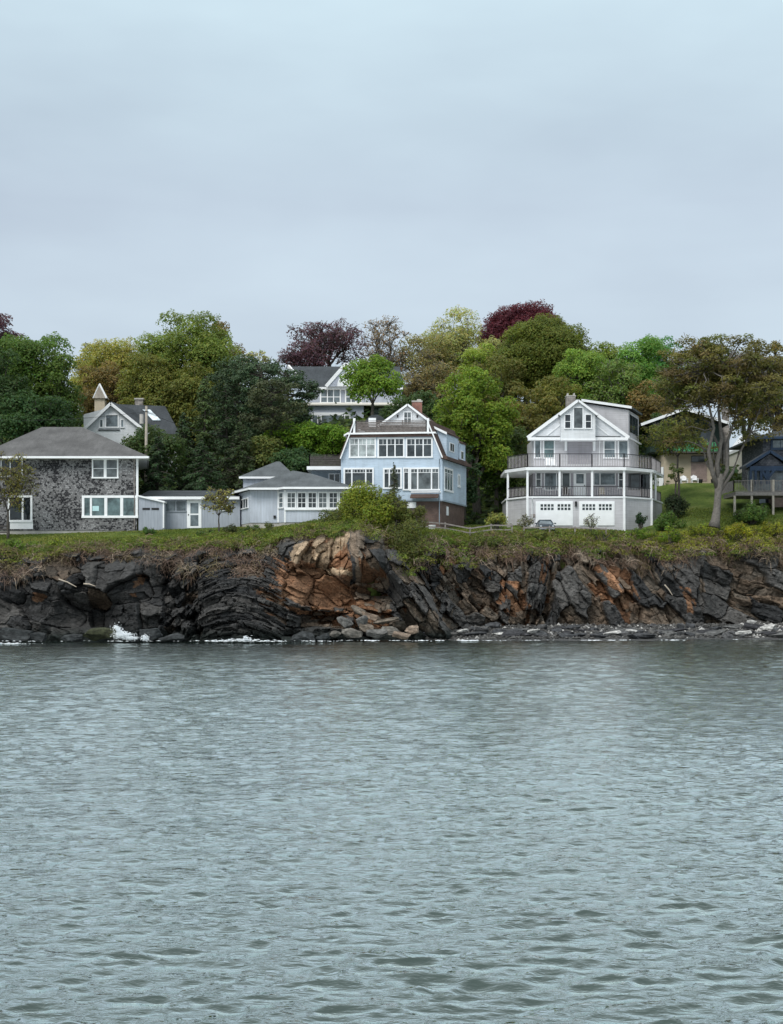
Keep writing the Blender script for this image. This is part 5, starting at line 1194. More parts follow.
def shore_rocks():
    # fallen slabs below the rust coloured scar and dark slab
    S = [(352, 633, 132.3, 2.2, 0.7, 1.2, 6), (366, 627, 133.2, 2.6, 0.6, 1.4, -14), (378, 634, 132.2, 2.4, 0.65, 1.2, 3), (372, 617, 133.8, 2.4, 0.55, 1.3, -22),
         (392, 631, 132.8, 2.2, 0.6, 1.0, -6), (386, 621, 133.6, 2.8, 0.35, 1.0, 10), (344, 622, 133.0, 1.6, 0.8, 1.1, -48), (402, 636, 132.4, 2.0, 0.5, 1.0, -12),
         (335, 634, 131.8, 1.5, 0.5, 1.0, 2), (358, 611, 134.2, 1.8, 0.6, 1.2, -30), (362, 620, 133.0, 1.3, 0.7, 0.9, 20), (412, 630, 133.4, 1.5, 0.6, 1.0, 12)]
    cols = [(0.13, 0.12, 0.105), (0.15, 0.125, 0.10), (0.115, 0.112, 0.105), (0.19, 0.145, 0.11)]
    how = ['flat pale slab tipped towards the water', 'long slab leaning on the one below', 'squared block with a clean front face', 'slab resting at a slant against the scar']
    for k, (px, py, Y, w, h, d, tl) in enumerate(S):
        rock('fallen_slab', 'fallen grey-brown rock slab in the pile at the waterline below the rust coloured scar', 'rock', 'fallen slabs at the waterline', px, py, Y, w*0.8, h*1.25, d, tl, cols[k % 4], 100+k, yaw=random.uniform(-20, 20))
    rr = np.random.default_rng(5)
    k = 0
    for px in np.concatenate([np.arange(440, 790, 11.0)]):
        for row in range(2):
            x0 = px+rr.uniform(-6, 6); Y = 139.5+rr.uniform(-1.5, 4.0)+(x0-440)/343*1.5 if row else 137.2+rr.uniform(-1.2, 1.5)+(x0-440)/343*1.5
            x = XX(x0, Y); g = gz(x, Y); w = rr.uniform(0.7, 2.4); h = rr.uniform(0.3, 0.75); z = max(g, -0.1)+h*0.25
            py = HZ-(z-EYE)*FPX/Y; c = [(0.055, 0.057, 0.06), (0.075, 0.075, 0.076), (0.10, 0.10, 0.097), (0.04, 0.04, 0.043)][rr.integers(4)]
            rock('shore_rock', 'low dark grey rock lying on the pebble shore below the right hand cliff', 'rock', 'rocks along the pebble shore', x0, py, Y, w, h, w*0.7, rr.uniform(-10, 10), c, 300+k, yaw=rr.uniform(-30, 30)); k += 1
    for k, (px, py, Y, w, h) in enumerate(((462, 631, 137.5, 1.0, 0.35), (498, 634, 136.6, 1.1, 0.35), (533, 631.5, 137.5, 1.3, 0.4), (612, 633, 138, 1.6, 0.4), (632, 631, 138.5, 1.2, 0.35), (742, 633, 139, 1.6, 0.4), (768, 627, 141, 1.5, 0.5), (752, 622, 143, 1.0, 0.4))):
        rock('pale_boulder', 'pale whitish boulder on the dark pebble shore under the right hand cliff', 'rock', 'pale boulders on the shore', px, py, Y, w, h, w*0.6, 4, (0.42, 0.41, 0.39), 700+k)
    # weed covered rocks at the foot of the left cliff
    for k, (px, py, Y, w, h, c) in enumerate(((12, 636, 129.4, 3.4, 1.3, 0), (38, 637, 129.4, 2.0, 0.8, 0), (100, 634, 129.2, 3.0, 1.3, 1), (70, 638, 129.0, 2.0, 0.7, 0), (152, 636, 129.4, 2.0, 1.2, 0), (172, 638, 129.4, 2.2, 0.8, 0), (134, 639, 129.0, 1.2, 0.7, 0), (303, 637, 130.2, 2.2, 1.0, 0), (320, 639, 130.6, 1.6, 0.7, 0))):
        rock('sea_rock', ['dark wet rock standing in the water at the foot of the left cliff', 'rock with olive weed beside the white splash'][c], 'rock', None if c else 'wet rocks at the cliff foot', px, py, Y, w, h, w*0.6, -8+k*3, (0.034, 0.037, 0.038) if not c else (0.042, 0.045, 0.025), 800+k)
    # driftwood
    for k, (px, py, Y, ln, t, lb) in enumerate(((68, 583, 132.6, 2.4, -24, 'pale driftwood log caught on the dark left cliff, upper one'), (90, 585, 132.4, 1.5, -12, 'short pale driftwood stick caught on the dark left cliff'), (668, 590, 143.5, 1.8, -52, 'thin bleached branch leaning against the right hand cliff'))):
        c = W(px, py, Y); a = R(t); ln *= 0.7; d = Vector((math.cos(a), 0.1, math.sin(a)))*ln/2; y = min(cliff_y(c.x, c.z), Y)-0.25; c.y = y
        m = MB(); m.tube([c-d, c+Vector((0, 0, 0.08)), c+d], [0.07, 0.06, 0.03], 6); o = m.build('driftwood', 'driftwood', None, c); tag(o, lb, 'driftwood')
    # pebbles: nobody could count them
    V, F, Cc = [], [], []
    n = 5200; xs = rr.uniform(3, 46, n); ys = foot_y(xs)-rr.uniform(-0.6, 9, n)
    oc = np.array([[1, 0, 0], [0, 1, 0], [-1, 0, 0], [0, -1, 0], [0, 0, 0.8], [0, 0, -0.5]]); of = [(0, 1, 4), (1, 2, 4), (2, 3, 4), (3, 0, 4), (1, 0, 5), (2, 1, 5), (3, 2, 5), (0, 3, 5)]
    zs = ground_z(xs, ys); s = rr.uniform(0.06, 0.2, n)*rr.uniform(0.5, 1.5, n)
    s = np.where(xs > 34, s*1.3, s)
    Vv = (oc[None]*s[:, None, None]*rr.uniform(0.6, 1.3, (n, 1, 3))+np.stack([xs, ys, zs+s*0.2], 1)[:, None]).reshape(-1, 3)
    Ff = (np.array(of)[None]+6*np.arange(n)[:, None, None]).reshape(-1, 3)
    g = rr.uniform(0.03, 0.12, n)+(rr.random(n) < np.where(xs > 34, 0.3, 0.08))*0.3; c = np.repeat(np.stack([g, g*0.97, g*0.92], 1), 8, 0)
    o = mesh_obj('pebbles', Vv, Ff, M['rock'], colors=c); tag(o, 'grey pebbles and cobbles of the narrow shore', 'pebbles', kind='stuff')

def splash():
    rr = np.random.default_rng(9)
    def drops(name, label, blobs, n, col_):
        V, F = [], []
        oc = np.array([[1, 0, 0], [0, 1, 0], [-1, 0, 0], [0, -1, 0], [0, 0, 1], [0, 0, -1]]); of = np.array([(0, 1, 4), (1, 2, 4), (2, 3, 4), (3, 0, 4), (1, 0, 5), (2, 1, 5), (3, 2, 5), (0, 3, 5)])
        P = []; S = []
        for (px, py, Y, rx, rz, ry, k) in blobs:
            c = np.array(W(px, py, Y)); m = int(n*k); q = rr.normal(size=(m, 3))*0.5; m = len(q); P.append(c+q*np.array([rx*0.8, ry, rz*0.75])); S.append(rr.uniform(0.012, 0.045, m))
        P = np.concatenate(P); S = np.concatenate(S); m = len(P); P[:, 2] = np.maximum(P[:, 2], 0.02)
        V = (oc[None]*S[:, None, None]*rr.uniform(0.6, 1.4, (m, 1, 3))*(np.array([1.0, 1, 1]) if name == 'wave_splash' else np.array([3.5, 2, 0.6]))+P[:, None]).reshape(-1, 3); F = (of[None]+6*np.arange(m)[:, None, None]).reshape(-1, 3)
        o = mesh_obj(name, V, F, M['foam']); tag(o, label, 'foam', kind='stuff')
    drops('wave_splash', 'white splash of a breaking wave at the foot of the left cliff', [(117, 631, 128.6, 0.45, 0.55, 0.4, 0.5), (122, 635, 128.5, 0.9, 0.35, 0.4, 0.9), (130, 638, 128.5, 0.8, 0.2, 0.4, 0.4), (145, 638, 128.6, 0.4, 0.3, 0.3, 0.25), (116, 628, 128.7, 0.2, 0.3, 0.2, 0.08)], 1500, None)
    fb = [(242, 640, 126.6, 1.8, 0.16, 0.5, 0.5), (246, 639, 126.5, 0.5, 0.3, 0.3, 0.25), (222, 641, 126.6, 1.5, 0.08, 0.4, 0.2), (262, 641, 126.7, 2.0, 0.1, 0.4, 0.25), (8, 644, 125, 2.0, 0.12, 0.4, 0.3)]
    for px in range(340, 783, 9): fb.append((px+rr.uniform(-4, 4), 640.5, foot_y(XX(px, 136))-9.2+rr.uniform(-1, 1) if px > 450 else 131.5, 1.2*rr.uniform(0.3, 1.2), 0.03, 1.2, 0.3*rr.random()**3))
    for px in range(0, 340, 12): fb.append((px, 641, 128.2, 1.4, 0.03, 1.2, 0.10*rr.random()**4))
    drops('shore_foam', 'thin white foam of small waves along the shoreline', fb, 300, None)
# ================================================================== VEGETATION
GREEN = (0.055, 0.105, 0.022); DKGREEN = (0.032, 0.058, 0.016); OLIVE = (0.085, 0.095, 0.022); BROL = (0.10, 0.078, 0.03)
BRIGHT = (0.082, 0.122, 0.016); YELL = (0.16, 0.17, 0.04); PALE = (0.19, 0.20, 0.085); PLUM = (0.062, 0.034, 0.05); RED = (0.075, 0.018, 0.026)
PINE = (0.046, 0.078, 0.034); SPR = (0.075, 0.115, 0.034)
def trees():
    T = tree
    # left edge
    T('broadleaf_tree', 'dense green tree with a rounded top, tallest at the left edge above the shingle house', 'tree', 30, 180, 323, 440, 92, (0.045, 0.082, 0.016), 1)
    T('broadleaf_tree', 'green tree just right of the tall left edge tree, left of the white attic house', 'tree', 58, 177, 350, 440, 58, (0.045, 0.075, 0.016), 2)
    T('broadleaf_tree', 'dark blue-green tree cut by the left edge behind the grey hip roof', 'tree', -8, 172, 340, 460, 74, (0.024, 0.045, 0.016), 3)
    T('broadleaf_tree', 'low dark green tree directly behind the left slope of the grey hip roof', 'tree', 34, 170, 385, 460, 78, (0.024, 0.05, 0.018), 4)
    T('copper_beech', 'small piece of a plum coloured tree top at the left edge', 'tree', -2, 200, 311, 360, 44, PLUM, 5)
    T('broadleaf_tree', 'yellow-green sparse tree between the left edge trees and the big olive tree', 'tree', 118, 214, 334, 400, 74, (0.15, 0.15, 0.04), 6, sparse=0.3, twigs=2)
    T('broadleaf_tree', 'small pale yellow-green tree top on the skyline left of the white turret', 'tree', 88, 222, 343, 390, 40, YELL, 7, sparse=0.3, twigs=2)
    T('broadleaf_tree', 'brown-olive half bare tree behind the turret of the white attic house', 'tree', 108, 205, 355, 420, 60, BROL, 8, sparse=0.15, twigs=2)
    T('broadleaf_tree', 'big olive-green tree, the highest crown on the left skyline', 'tree', 188, 205, 307, 410, 88, (0.085, 0.115, 0.026), 9, lobes=60)
    T('broadleaf_tree', 'brownish olive tree merging with the right side of the big left skyline tree', 'tree', 222, 210, 322, 405, 62, BROL, 10, sparse=0.1, twigs=1)
    T('broadleaf_tree', 'olive tree below and left of the highest left skyline crown', 'tree', 150, 199, 342, 425, 66, OLIVE, 11)
    T('broadleaf_tree', 'olive tree directly above the skylights of the white attic house', 'tree', 188, 197, 362, 435, 80, (0.075, 0.085, 0.02), 12)
    T('thin_tree', 'thin nearly bare pale tree on the skyline above the dark pines', 'tree', 257, 212, 338, 375, 28, PALE, 13, sparse=0.72, twigs=4, lobes=20, leaf=0.3)
    # evergreens of the middle left
    C = conifer
    C('dark wide pine behind the tall spruce left of the lilac-grey house', 237, 190, 362, 450, 62, PINE, 20, 'pine', 'pine_tree', leaf=0.36)
    C('dark pine with a broken flat top, nearest to the left gable of the lilac-grey house', 288, 180, 372, 432, 56, PINE, 21, 'pine', 'pine_tree', leaf=0.34)
    C('dark pine standing between the wide pine and the flat topped pine', 262, 184, 364, 450, 50, PINE, 22, 'pine', 'pine_tree', leaf=0.36)
    C('lighter olive pine with layered boughs in front of the dark pines', 272, 171, 384, 436, 56, (0.062, 0.075, 0.03), 23, 'pine', 'pine_tree', leaf=0.3)
    C('tall spruce with a narrow top right of the skylights', 205, 176, 376, 495, 60, SPR, 24)
    C('second tall spruce, right beside the narrow topped one', 226, 174, 384, 495, 58, (0.03, 0.055, 0.02), 25)
    C('shorter spruce at the end of the white attic house roof', 184, 172, 412, 495, 56, (0.034, 0.062, 0.02), 26)
    C('low dark spruce behind the flat roofed link, right of the utility pole', 158, 162.3, 436, 505, 56, (0.026, 0.052, 0.018), 27)
    C('dark spruce just behind the roof of the pale bay cottage', 240, 167, 418, 490, 58, (0.04, 0.06, 0.02), 28)
    C('broad low spruce over the middle of the flat roofed link', 203, 163, 440, 495, 66, (0.03, 0.06, 0.02), 29)
    T('broadleaf_tree', 'dark small tree behind the right slope of the grey hip roof under the attic house', 'tree', 148, 167, 427, 492, 78, (0.03, 0.05, 0.014), 30, group='dark trees behind the houses', leaf=0.3)
    T('broadleaf_tree', 'olive mass of a low tree right of the spruces above the bay cottage roof', 'tree', 262, 169, 434, 490, 52, (0.062, 0.078, 0.022), 31, group='dark trees behind the houses')
    T('broadleaf_tree', 'dark low tree between the bay cottage roof and the side deck of the blue house', 'tree', 300, 167, 448, 500, 66, (0.024, 0.05, 0.018), 32, group='dark trees behind the houses')
    for k, (px, lb) in enumerate(((286, 'left'), (308, 'middle'), (331, 'right'))):
        T('broadleaf_shrub', 'fresh green shrub of the row under the lilac-grey house, %s one' % lb, 'shrub', px, 172+k, 421+k*0.5, 462, 46, (0.072, 0.13, 0.014), 33+k, leaf=0.26, group='row of fresh green shrubs', lobes=60)
    T('broadleaf_tree', 'round bright green young tree in front of the lilac-grey house, above the roof deck', 'tree', 372, 168, 355, 411, 62, (0.075, 0.125, 0.016), 37, leaf=0.28, base=13.5, group=None, twigs=1, lobes=50, tr=0.22, uneven=0.1)
    # skyline centre
    T('copper_beech', 'plum leaved spreading tree on the skyline left of the bare tree', 'tree', 328, 226, 317, 372, 88, PLUM, 40, ext=False, sparse=0.6, twigs=5, lobes=80, lobe_k=0.8)
    T('copper_beech', 'low plum leaved tree top just above the slate roof of the lilac-grey house', 'tree', 306, 222, 342, 380, 56, PLUM, 41, ext=False, sparse=0.45, twigs=3)
    T('bare_tree', 'nearly bare brown tree on the skyline between plum tree and pale green tree', 'tree', 385, 222, 315, 400, 56, (0.14, 0.10, 0.06), 42, ext=False, sparse=0.88, twigs=9, lobes=60, leaf=0.26, bark='bark_pale', lobe_k=1.1)
    T('broadleaf_tree', 'tall pale yellow-green airy tree left of the dark red one', 'tree', 462, 228, 304, 385, 78, PALE, 43, sparse=0.42, twigs=3, lobes=64, lobe_k=0.85, bark='bark_pale')
    T('broadleaf_tree', 'pale olive airy tree left of the tallest pale tree, right of the bare one', 'tree', 425, 222, 325, 400, 56, (0.13, 0.125, 0.05), 44, sparse=0.4, twigs=4, bark='bark_pale')
    T('half_bare_tree', 'half bare brownish tree behind the chimney of the blue house', 'tree', 428, 200, 350, 430, 64, (0.11, 0.095, 0.045), 45, sparse=0.5, twigs=5, bark='bark_pale')
    T('broadleaf_tree', 'dark green tree behind the red brick chimney', 'tree', 412, 182, 385, 450, 60, (0.035, 0.06, 0.022), 46)
    T('copper_beech', 'dark red rounded tree, the highest crown on the skyline', 'tree', 525, 236, 301, 352, 78, (0.055, 0.012, 0.02), 47, lobes=90)
    T('broadleaf_tree', 'round olive tree in front of the dark red crown', 'tree', 543, 215, 317, 385, 92, (0.068, 0.085, 0.016), 48, lobes=90)
    T('broadleaf_tree', 'olive tree between the pale skyline tree and the round olive one', 'tree', 496, 208, 350, 430, 60, (0.085, 0.09, 0.026), 49)
    T('broadleaf_tree', 'bright yellow-green tree above the big bright green one', 'tree', 478, 214, 340, 400, 46, (0.12, 0.16, 0.03), 50, sparse=0.15)
    T('broadleaf_tree', 'large bright green tree right of the blue house, reaching down to the lawn', 'tree', 474, 170, 364, 505, 88, BRIGHT, 51, lobes=150, lobe_k=0.75)
    T('broadleaf_tree', 'dark green lower tree between the blue house and the grey porch house', 'tree', 496, 172, 430, 520, 50, (0.035, 0.066, 0.012), 52, lobes=60, group='dark trees behind the houses')
    T('broadleaf_tree', 'small dark tree behind the right wall of the blue house', 'tree', 465, 166, 440, 520, 30, (0.02, 0.042, 0.018), 53, group='dark trees behind the houses')
    T('broadleaf_tree', 'brown-olive tree left of the porch house gable', 'tree', 524, 190, 378, 470, 66, (0.08, 0.078, 0.022), 54)
    T('broadleaf_tree', 'dark green tree at the left end of the porch house terrace', 'tree', 512, 174, 420, 520, 52, (0.04, 0.062, 0.018), 55, group='dark trees behind the houses')
    T('broadleaf_tree', 'fresh green tree above the porch house chimney', 'tree', 582, 200, 345, 425, 58, (0.095, 0.15, 0.028), 56, sparse=0.1)
    T('broadleaf_tree', 'olive-brown tree directly behind the porch house chimney', 'tree', 556, 194, 370, 440, 56, (0.085, 0.09, 0.022), 57)
    T('broadleaf_tree', 'green tree on the skyline right of the round olive one', 'tree', 600, 215, 332, 395, 60, (0.10, 0.135, 0.03), 58, sparse=0.2, twigs=1)
    T('broadleaf_tree', 'fresh mid green tree on the skyline left of the big maple', 'tree', 638, 212, 329, 410, 62, (0.07, 0.14, 0.03), 59)
    T('broadleaf_tree', 'saturated green tree peeking between two skyline trees beside the maple', 'tree', 664, 222, 335, 395, 44, (0.04, 0.115, 0.03), 60)
    T('broadleaf_tree', 'green tree with pale bare stems behind the shed dormer', 'tree', 616, 197, 352, 432, 56, (0.075, 0.115, 0.03), 61, sparse=0.25, twigs=4, bark='bark_pale')
    T('broadleaf_tree', 'brownish tree right of the shed dormer, left of the tan house roof', 'tree', 648, 194, 380, 450, 50, BROL, 62, sparse=0.1, twigs=1)
    # right hand maples
    x0 = 'big brownish-green maple with a forked grey trunk on the lawn before the tan house'
    maple(x0)
    T('maple_tree', 'second brownish-green maple, cut by the right edge behind the navy house', 'tree', 775, 178, 338, 450, 74, (0.075, 0.066, 0.018), 64, sparse=0.1, twigs=2, group=None, lobes=110, lobe_k=0.7)
    T('maple_tree', 'airy brownish tree between the big maple and the navy house roof', 'tree', 748, 198, 345, 455, 66, (0.075, 0.066, 0.02), 70, sparse=0.5, twigs=4, group=None, lobes=80, lobe_k=0.7, ext=False)
    T('broadleaf_tree', 'olive tree with hanging boughs in front of the tan house gable', 'tree', 676, 168, 417, 462, 78, (0.07, 0.08, 0.018), 65, leaf=0.24, sparse=0.42, group=None, twigs=4, trunk_px=679, tr=0.13, lobes=70, lobe_k=0.75)
    T('broadleaf_tree', 'dark green tree behind the tan house, left of its ridge', 'tree', 655, 186, 410, 470, 44, (0.035, 0.06, 0.02), 66, group='dark trees behind the houses')
    T('sapling', 'thin sapling on the lawn slope right of the porch house', 'tree', 676, 163, 462, 486, 18, (0.06, 0.08, 0.03), 67, leaf=0.24, sparse=0.6, group=None, lobes=14, tr=0.12, twigs=2)
    T('sapling', 'small olive spring tree with thin branching stems before the flat roofed link', 'tree', 219, 145, 486, 520, 38, (0.13, 0.125, 0.035), 68, leaf=0.15, sparse=0.68, group=None, lobes=44, tr=0.08, twigs=6, lobe_k=0.8)
    T('small_tree', 'small brown-green tree hiding the left windows of the shingle house', 'tree', 8, 146, 450, 520, 56, (0.09, 0.088, 0.026), 69, leaf=0.18, sparse=0.62, group=None, lobes=60, tr=0.13, twigs=5, trunk_px=8, lobe_k=0.8)
    # outside the frame on both sides, for views from a step aside
    for k, px in enumerate((-60, -110, 835, 890)):
        T('broadleaf_tree', 'green tree standing beyond the edge of the view', 'tree', px, 190, 350, 470, 80, GREEN, 90+k, group='trees beyond the edge')

def maple(label):
    rr = np.random.default_rng(63); Y = 152.5; bx = XX(716.5, Y); bz = gz(bx, Y)-0.2
    root = thing('maple_tree', (bx, Y, bz), label, 'tree'); mb = MB()
    def P(px, py, dy=0): return (XX(px, Y), Y+dy, ZZ(py, Y))
    mb.tube([P(714, 527), P(715.5, 520), P(717, 508), P(718, 495), P(719, 484), P(719, 474)], [0.66, 0.46, 0.37, 0.36, 0.45, 0.4], 12)
    L_ = [([(718, 490), (711, 472), (706, 452), (710, 430), (703, 405), (698, 375)], 0.27), ([(719, 484), (716, 465), (720, 440), (716, 410), (722, 370)], 0.3),
          ([(720, 486), (727, 470), (726, 445), (734, 420), (738, 385)], 0.25), ([(721, 490), (733, 472), (740, 452), (752, 432), (764, 400)], 0.19),
          ([(716, 478), (708, 464), (705, 448), (693, 428), (680, 405)], 0.17), ([(719, 470), (722, 450), (712, 425), (730, 390)], 0.24)]
    tips = []
    for k, (pts, r) in enumerate(L_):
        q = [P(a, b, (k-2.5)*0.5*i*0.5) for i, (a, b) in enumerate(pts)]; n = len(q)
        mb.tube(q, [r*(1-0.75*i/(n-1)) for i in range(n)], 8); tips += q[2:]
    tips = np.array(tips)
    for _ in range(10): a = P(711+rr.normal()*2.5, 478-rr.random()*28, rr.normal()*0.3); mb.bar(a, (a[0]+rr.normal()*0.2, a[1], a[2]+rr.uniform(0.6, 1.3)), 0.09)
    C = np.array(P(719, 384)); rx, rz, ry = 73*Y/FPX, 54*Y/FPX, 6.4
    nl = 330; d = sphere_dirs(nl*2, rr); d = d[(d[:, 2] > -0.62)][:nl]; nl = len(d)
    LC = C+d*np.array([rx, ry, rz])*rr.uniform(0.25, 0.9, nl)[:, None]
    LC[:, 2] += 0.03*np.abs(LC[:, 0]-C[0])
    # ragged lower skirt with gaps on the right
    keep = ~((LC[:, 0] > C[0]+0.2) & (LC[:, 2] < C[2]-2.0) & (rr.random(nl) < 0.6)); LC = LC[keep]; nl = len(LC)
    lr = rr.uniform(0.55, 1.1, nl)
    for j in range(nl):
        k_ = int(np.argmin(np.linalg.norm(tips-LC[j], axis=1))); limb(mb, tips[k_], LC[j], 0.09, 0.025, rr, 3, 0.25, 4)
        for _ in range(3):
            q = sphere_dirs(1, rr)[0]; mb.bar(LC[j], LC[j]+q*lr[j]*1.3, 0.035)
    sk = np.array([P(px_, py_, rr.normal()*1.5) for px_, py_ in ((668, 425), (676, 433), (684, 420), (690, 430), (697, 418), (703, 428), (662, 415), (735, 425), (744, 432), (752, 422), (760, 430), (768, 420), (775, 430), (728, 416), (712, 420), (681, 412), (655, 404), (749, 440), (765, 438), (692, 441), (671, 444))]); LC = np.concatenate([LC, sk]); lr = np.concatenate([lr, rr.uniform(0.6, 1.0, len(sk))]); nl = len(LC)
    for q_ in sk: limb(mb, tips[int(np.argmin(np.linalg.norm(tips-q_, axis=1)))], q_, 0.07, 0.02, rr, 3, 0.25, 4)
    ep = np.array([P(711+rr.normal()*3, 470-rr.random()*22, rr.normal()*0.3) for _ in range(9)]); LC = np.concatenate([LC, ep]); lr = np.concatenate([lr, rr.uniform(0.25, 0.45, 9)]); nl = len(LC)
    mb.build('trunk', 'bark_pale', root, smooth=True)
    cnt = (4*math.pi*lr**2/(0.24**2*0.45)*0.42).astype(int); idx = np.repeat(np.arange(nl), cnt); n = len(idx); dd = sphere_dirs(n, rr)
    dd[:, 2] = np.where((dd[:, 2] < -0.1) & (rr.random(n) < 0.6), -dd[:, 2], dd[:, 2])
    Pp = LC[idx]+dd*(lr[idx]*(0.5+0.6*rr.random(n)))[:, None]*np.array([1.2, 1.2, 0.7])
    V, F = leaf_quads(Pp, dd*0.5+np.array([0, -0.1, 0.7]), 0.26, rr)
    pal = 1.65*np.array([(0.085, 0.078, 0.024), (0.10, 0.09, 0.026), (0.10, 0.075, 0.03), (0.075, 0.085, 0.022)])[rr.integers(0, 4, nl)]
    mesh_obj('crown', V, F, M['leaf'], root, colors=np.clip(pal[idx]*rr.uniform(0.75, 1.3, (n, 1))*rr.uniform(0.75, 1.25, nl)[idx][:, None], 0, 1))

def shrubs():
    B = bush
    B('flowering_shrub', 'large bright green shrub on the rim right of the bay cottage', 'shrub', 362, 143.2, 476, 528, 64, (0.16, 0.19, 0.022), 201, leaf=0.19, lobes=46, dens=0.8)
    B('flowering_shrub', 'yellow-green shrub hiding the right foot of the bay cottage', 'shrub', 334, 143.2, 502, 527, 32, (0.11, 0.13, 0.03), 202, leaf=0.18, lobes=20)
    B('broadleaf_shrub', 'olive-green shrub below the big windows of the blue house', 'shrub', 396, 144, 490, 528, 42, (0.11, 0.125, 0.028), 203, leaf=0.18, lobes=26, twigs=5)
    B('broadleaf_shrub', 'twiggy brown-green shrub at the basement corner of the blue house', 'shrub', 416, 144, 503, 530, 36, (0.12, 0.13, 0.035), 204, leaf=0.16, lobes=16, twigs=6)
    B('broadleaf_shrub', 'leaning bush hanging over the rim above the dark diagonal slab', 'shrub', 404, 141, 518, 562, 56, (0.11, 0.125, 0.03), 205, leaf=0.16, lobes=26, twigs=6)
    B('broadleaf_shrub', 'green-yellow bush hanging on the cliff right of the diagonal slab', 'shrub', 424, 141.5, 545, 566, 24, (0.12, 0.13, 0.03), 206, leaf=0.16, lobes=16)
    conifer('small young spruce in front of the blue house windows', 394, 145, 463, 500, 18, (0.06, 0.075, 0.035), 207, 'spruce', 'young_spruce', None, leaf=0.16)
    B('round_shrub', 'dense rounded dark green shrub under the navy house deck', 'shrub', 752, 156, 500, 520, 42, (0.07, 0.12, 0.025), 208, leaf=0.2, lobes=40)
    B('flowering_shrub', 'yellow-green flowering shrub at the left foot of the porch house', 'shrub', 497, 155, 511, 523, 26, (0.22, 0.23, 0.06), 209, leaf=0.17, lobes=18)
    B('broadleaf_shrub', 'dark climbing shrub against the right angled wall of the garage storey', 'shrub', 641, 157.5, 509, 526, 14, (0.028, 0.06, 0.025), 210, leaf=0.18, lobes=16)
    B('broadleaf_shrub', 'bright green shrub at the right corner of the porch house', 'shrub', 668, 156, 510, 528, 36, (0.075, 0.13, 0.025), 211, leaf=0.2, lobes=22)
    B('broadleaf_shrub', 'dark low shrub on the lawn slope behind the porch house corner', 'shrub', 675, 162, 490, 512, 30, (0.03, 0.045, 0.02), 212, leaf=0.2, lobes=18)
    B('broadleaf_shrub', 'thin pale shrub in front of the right garage door', 'shrub', 592, 154, 512, 527, 24, (0.2, 0.22, 0.12), 213, leaf=0.1, dens=0.12, lobes=12, twigs=5)
    B('broadleaf_shrub', 'thin shrub left of the parked car', 'shrub', 525, 154.5, 514, 526, 22, (0.13, 0.13, 0.07), 214, leaf=0.13, dens=0.45, lobes=12, twigs=5)
    B('broadleaf_shrub', 'small bright green shrub beside the lean-to shed', 'shrub', 148, 147, 525, 534, 18, (0.055, 0.12, 0.02), 215, leaf=0.16, lobes=12)
    for k, (px, Y, t, b, w, c) in enumerate(((250, 145.5, 522, 534, 26, (0.075, 0.12, 0.025)), (268, 145, 521, 534, 22, (0.09, 0.11, 0.03)), (232, 145.5, 524, 536, 22, (0.07, 0.085, 0.03)), (205, 145, 527, 536, 22, (0.08, 0.12, 0.03)), (305, 144.5, 520, 531, 20, (0.085, 0.12, 0.03)),
                                           (20, 141, 536, 553, 40, (0.09, 0.15, 0.02)), (58, 141, 539, 551, 36, (0.15, 0.19, 0.025)), (3, 140.5, 540, 562, 26, (0.06, 0.11, 0.018)), (700, 152.3, 522, 534, 34, (0.16, 0.19, 0.02)), (735, 152.3, 520, 534, 44, (0.22, 0.22, 0.02)), (772, 152.3, 520, 534, 40, (0.2, 0.21, 0.022)), (640, 152.3, 526, 538, 38, (0.10, 0.16, 0.02)), (668, 152, 524, 540, 34, (0.13, 0.19, 0.02)), (565, 151.5, 528, 537, 40, (0.12, 0.15, 0.025)), (600, 151.5, 528, 537, 40, (0.10, 0.14, 0.025)), (535, 151.5, 528, 538, 34, (0.11, 0.13, 0.03)), (480, 148, 530, 546, 40, (0.10, 0.12, 0.03)))):
        B('rim_shrub', 'low green shrub growing on the rim of the cliff', 'shrub', px, Y, t, b, w, c, 230+k, leaf=0.17, lobes=14, group='low shrubs along the cliff rim', twigs=3)
    for k, (px, py) in enumerate(((612, 530), (655, 505))): pass

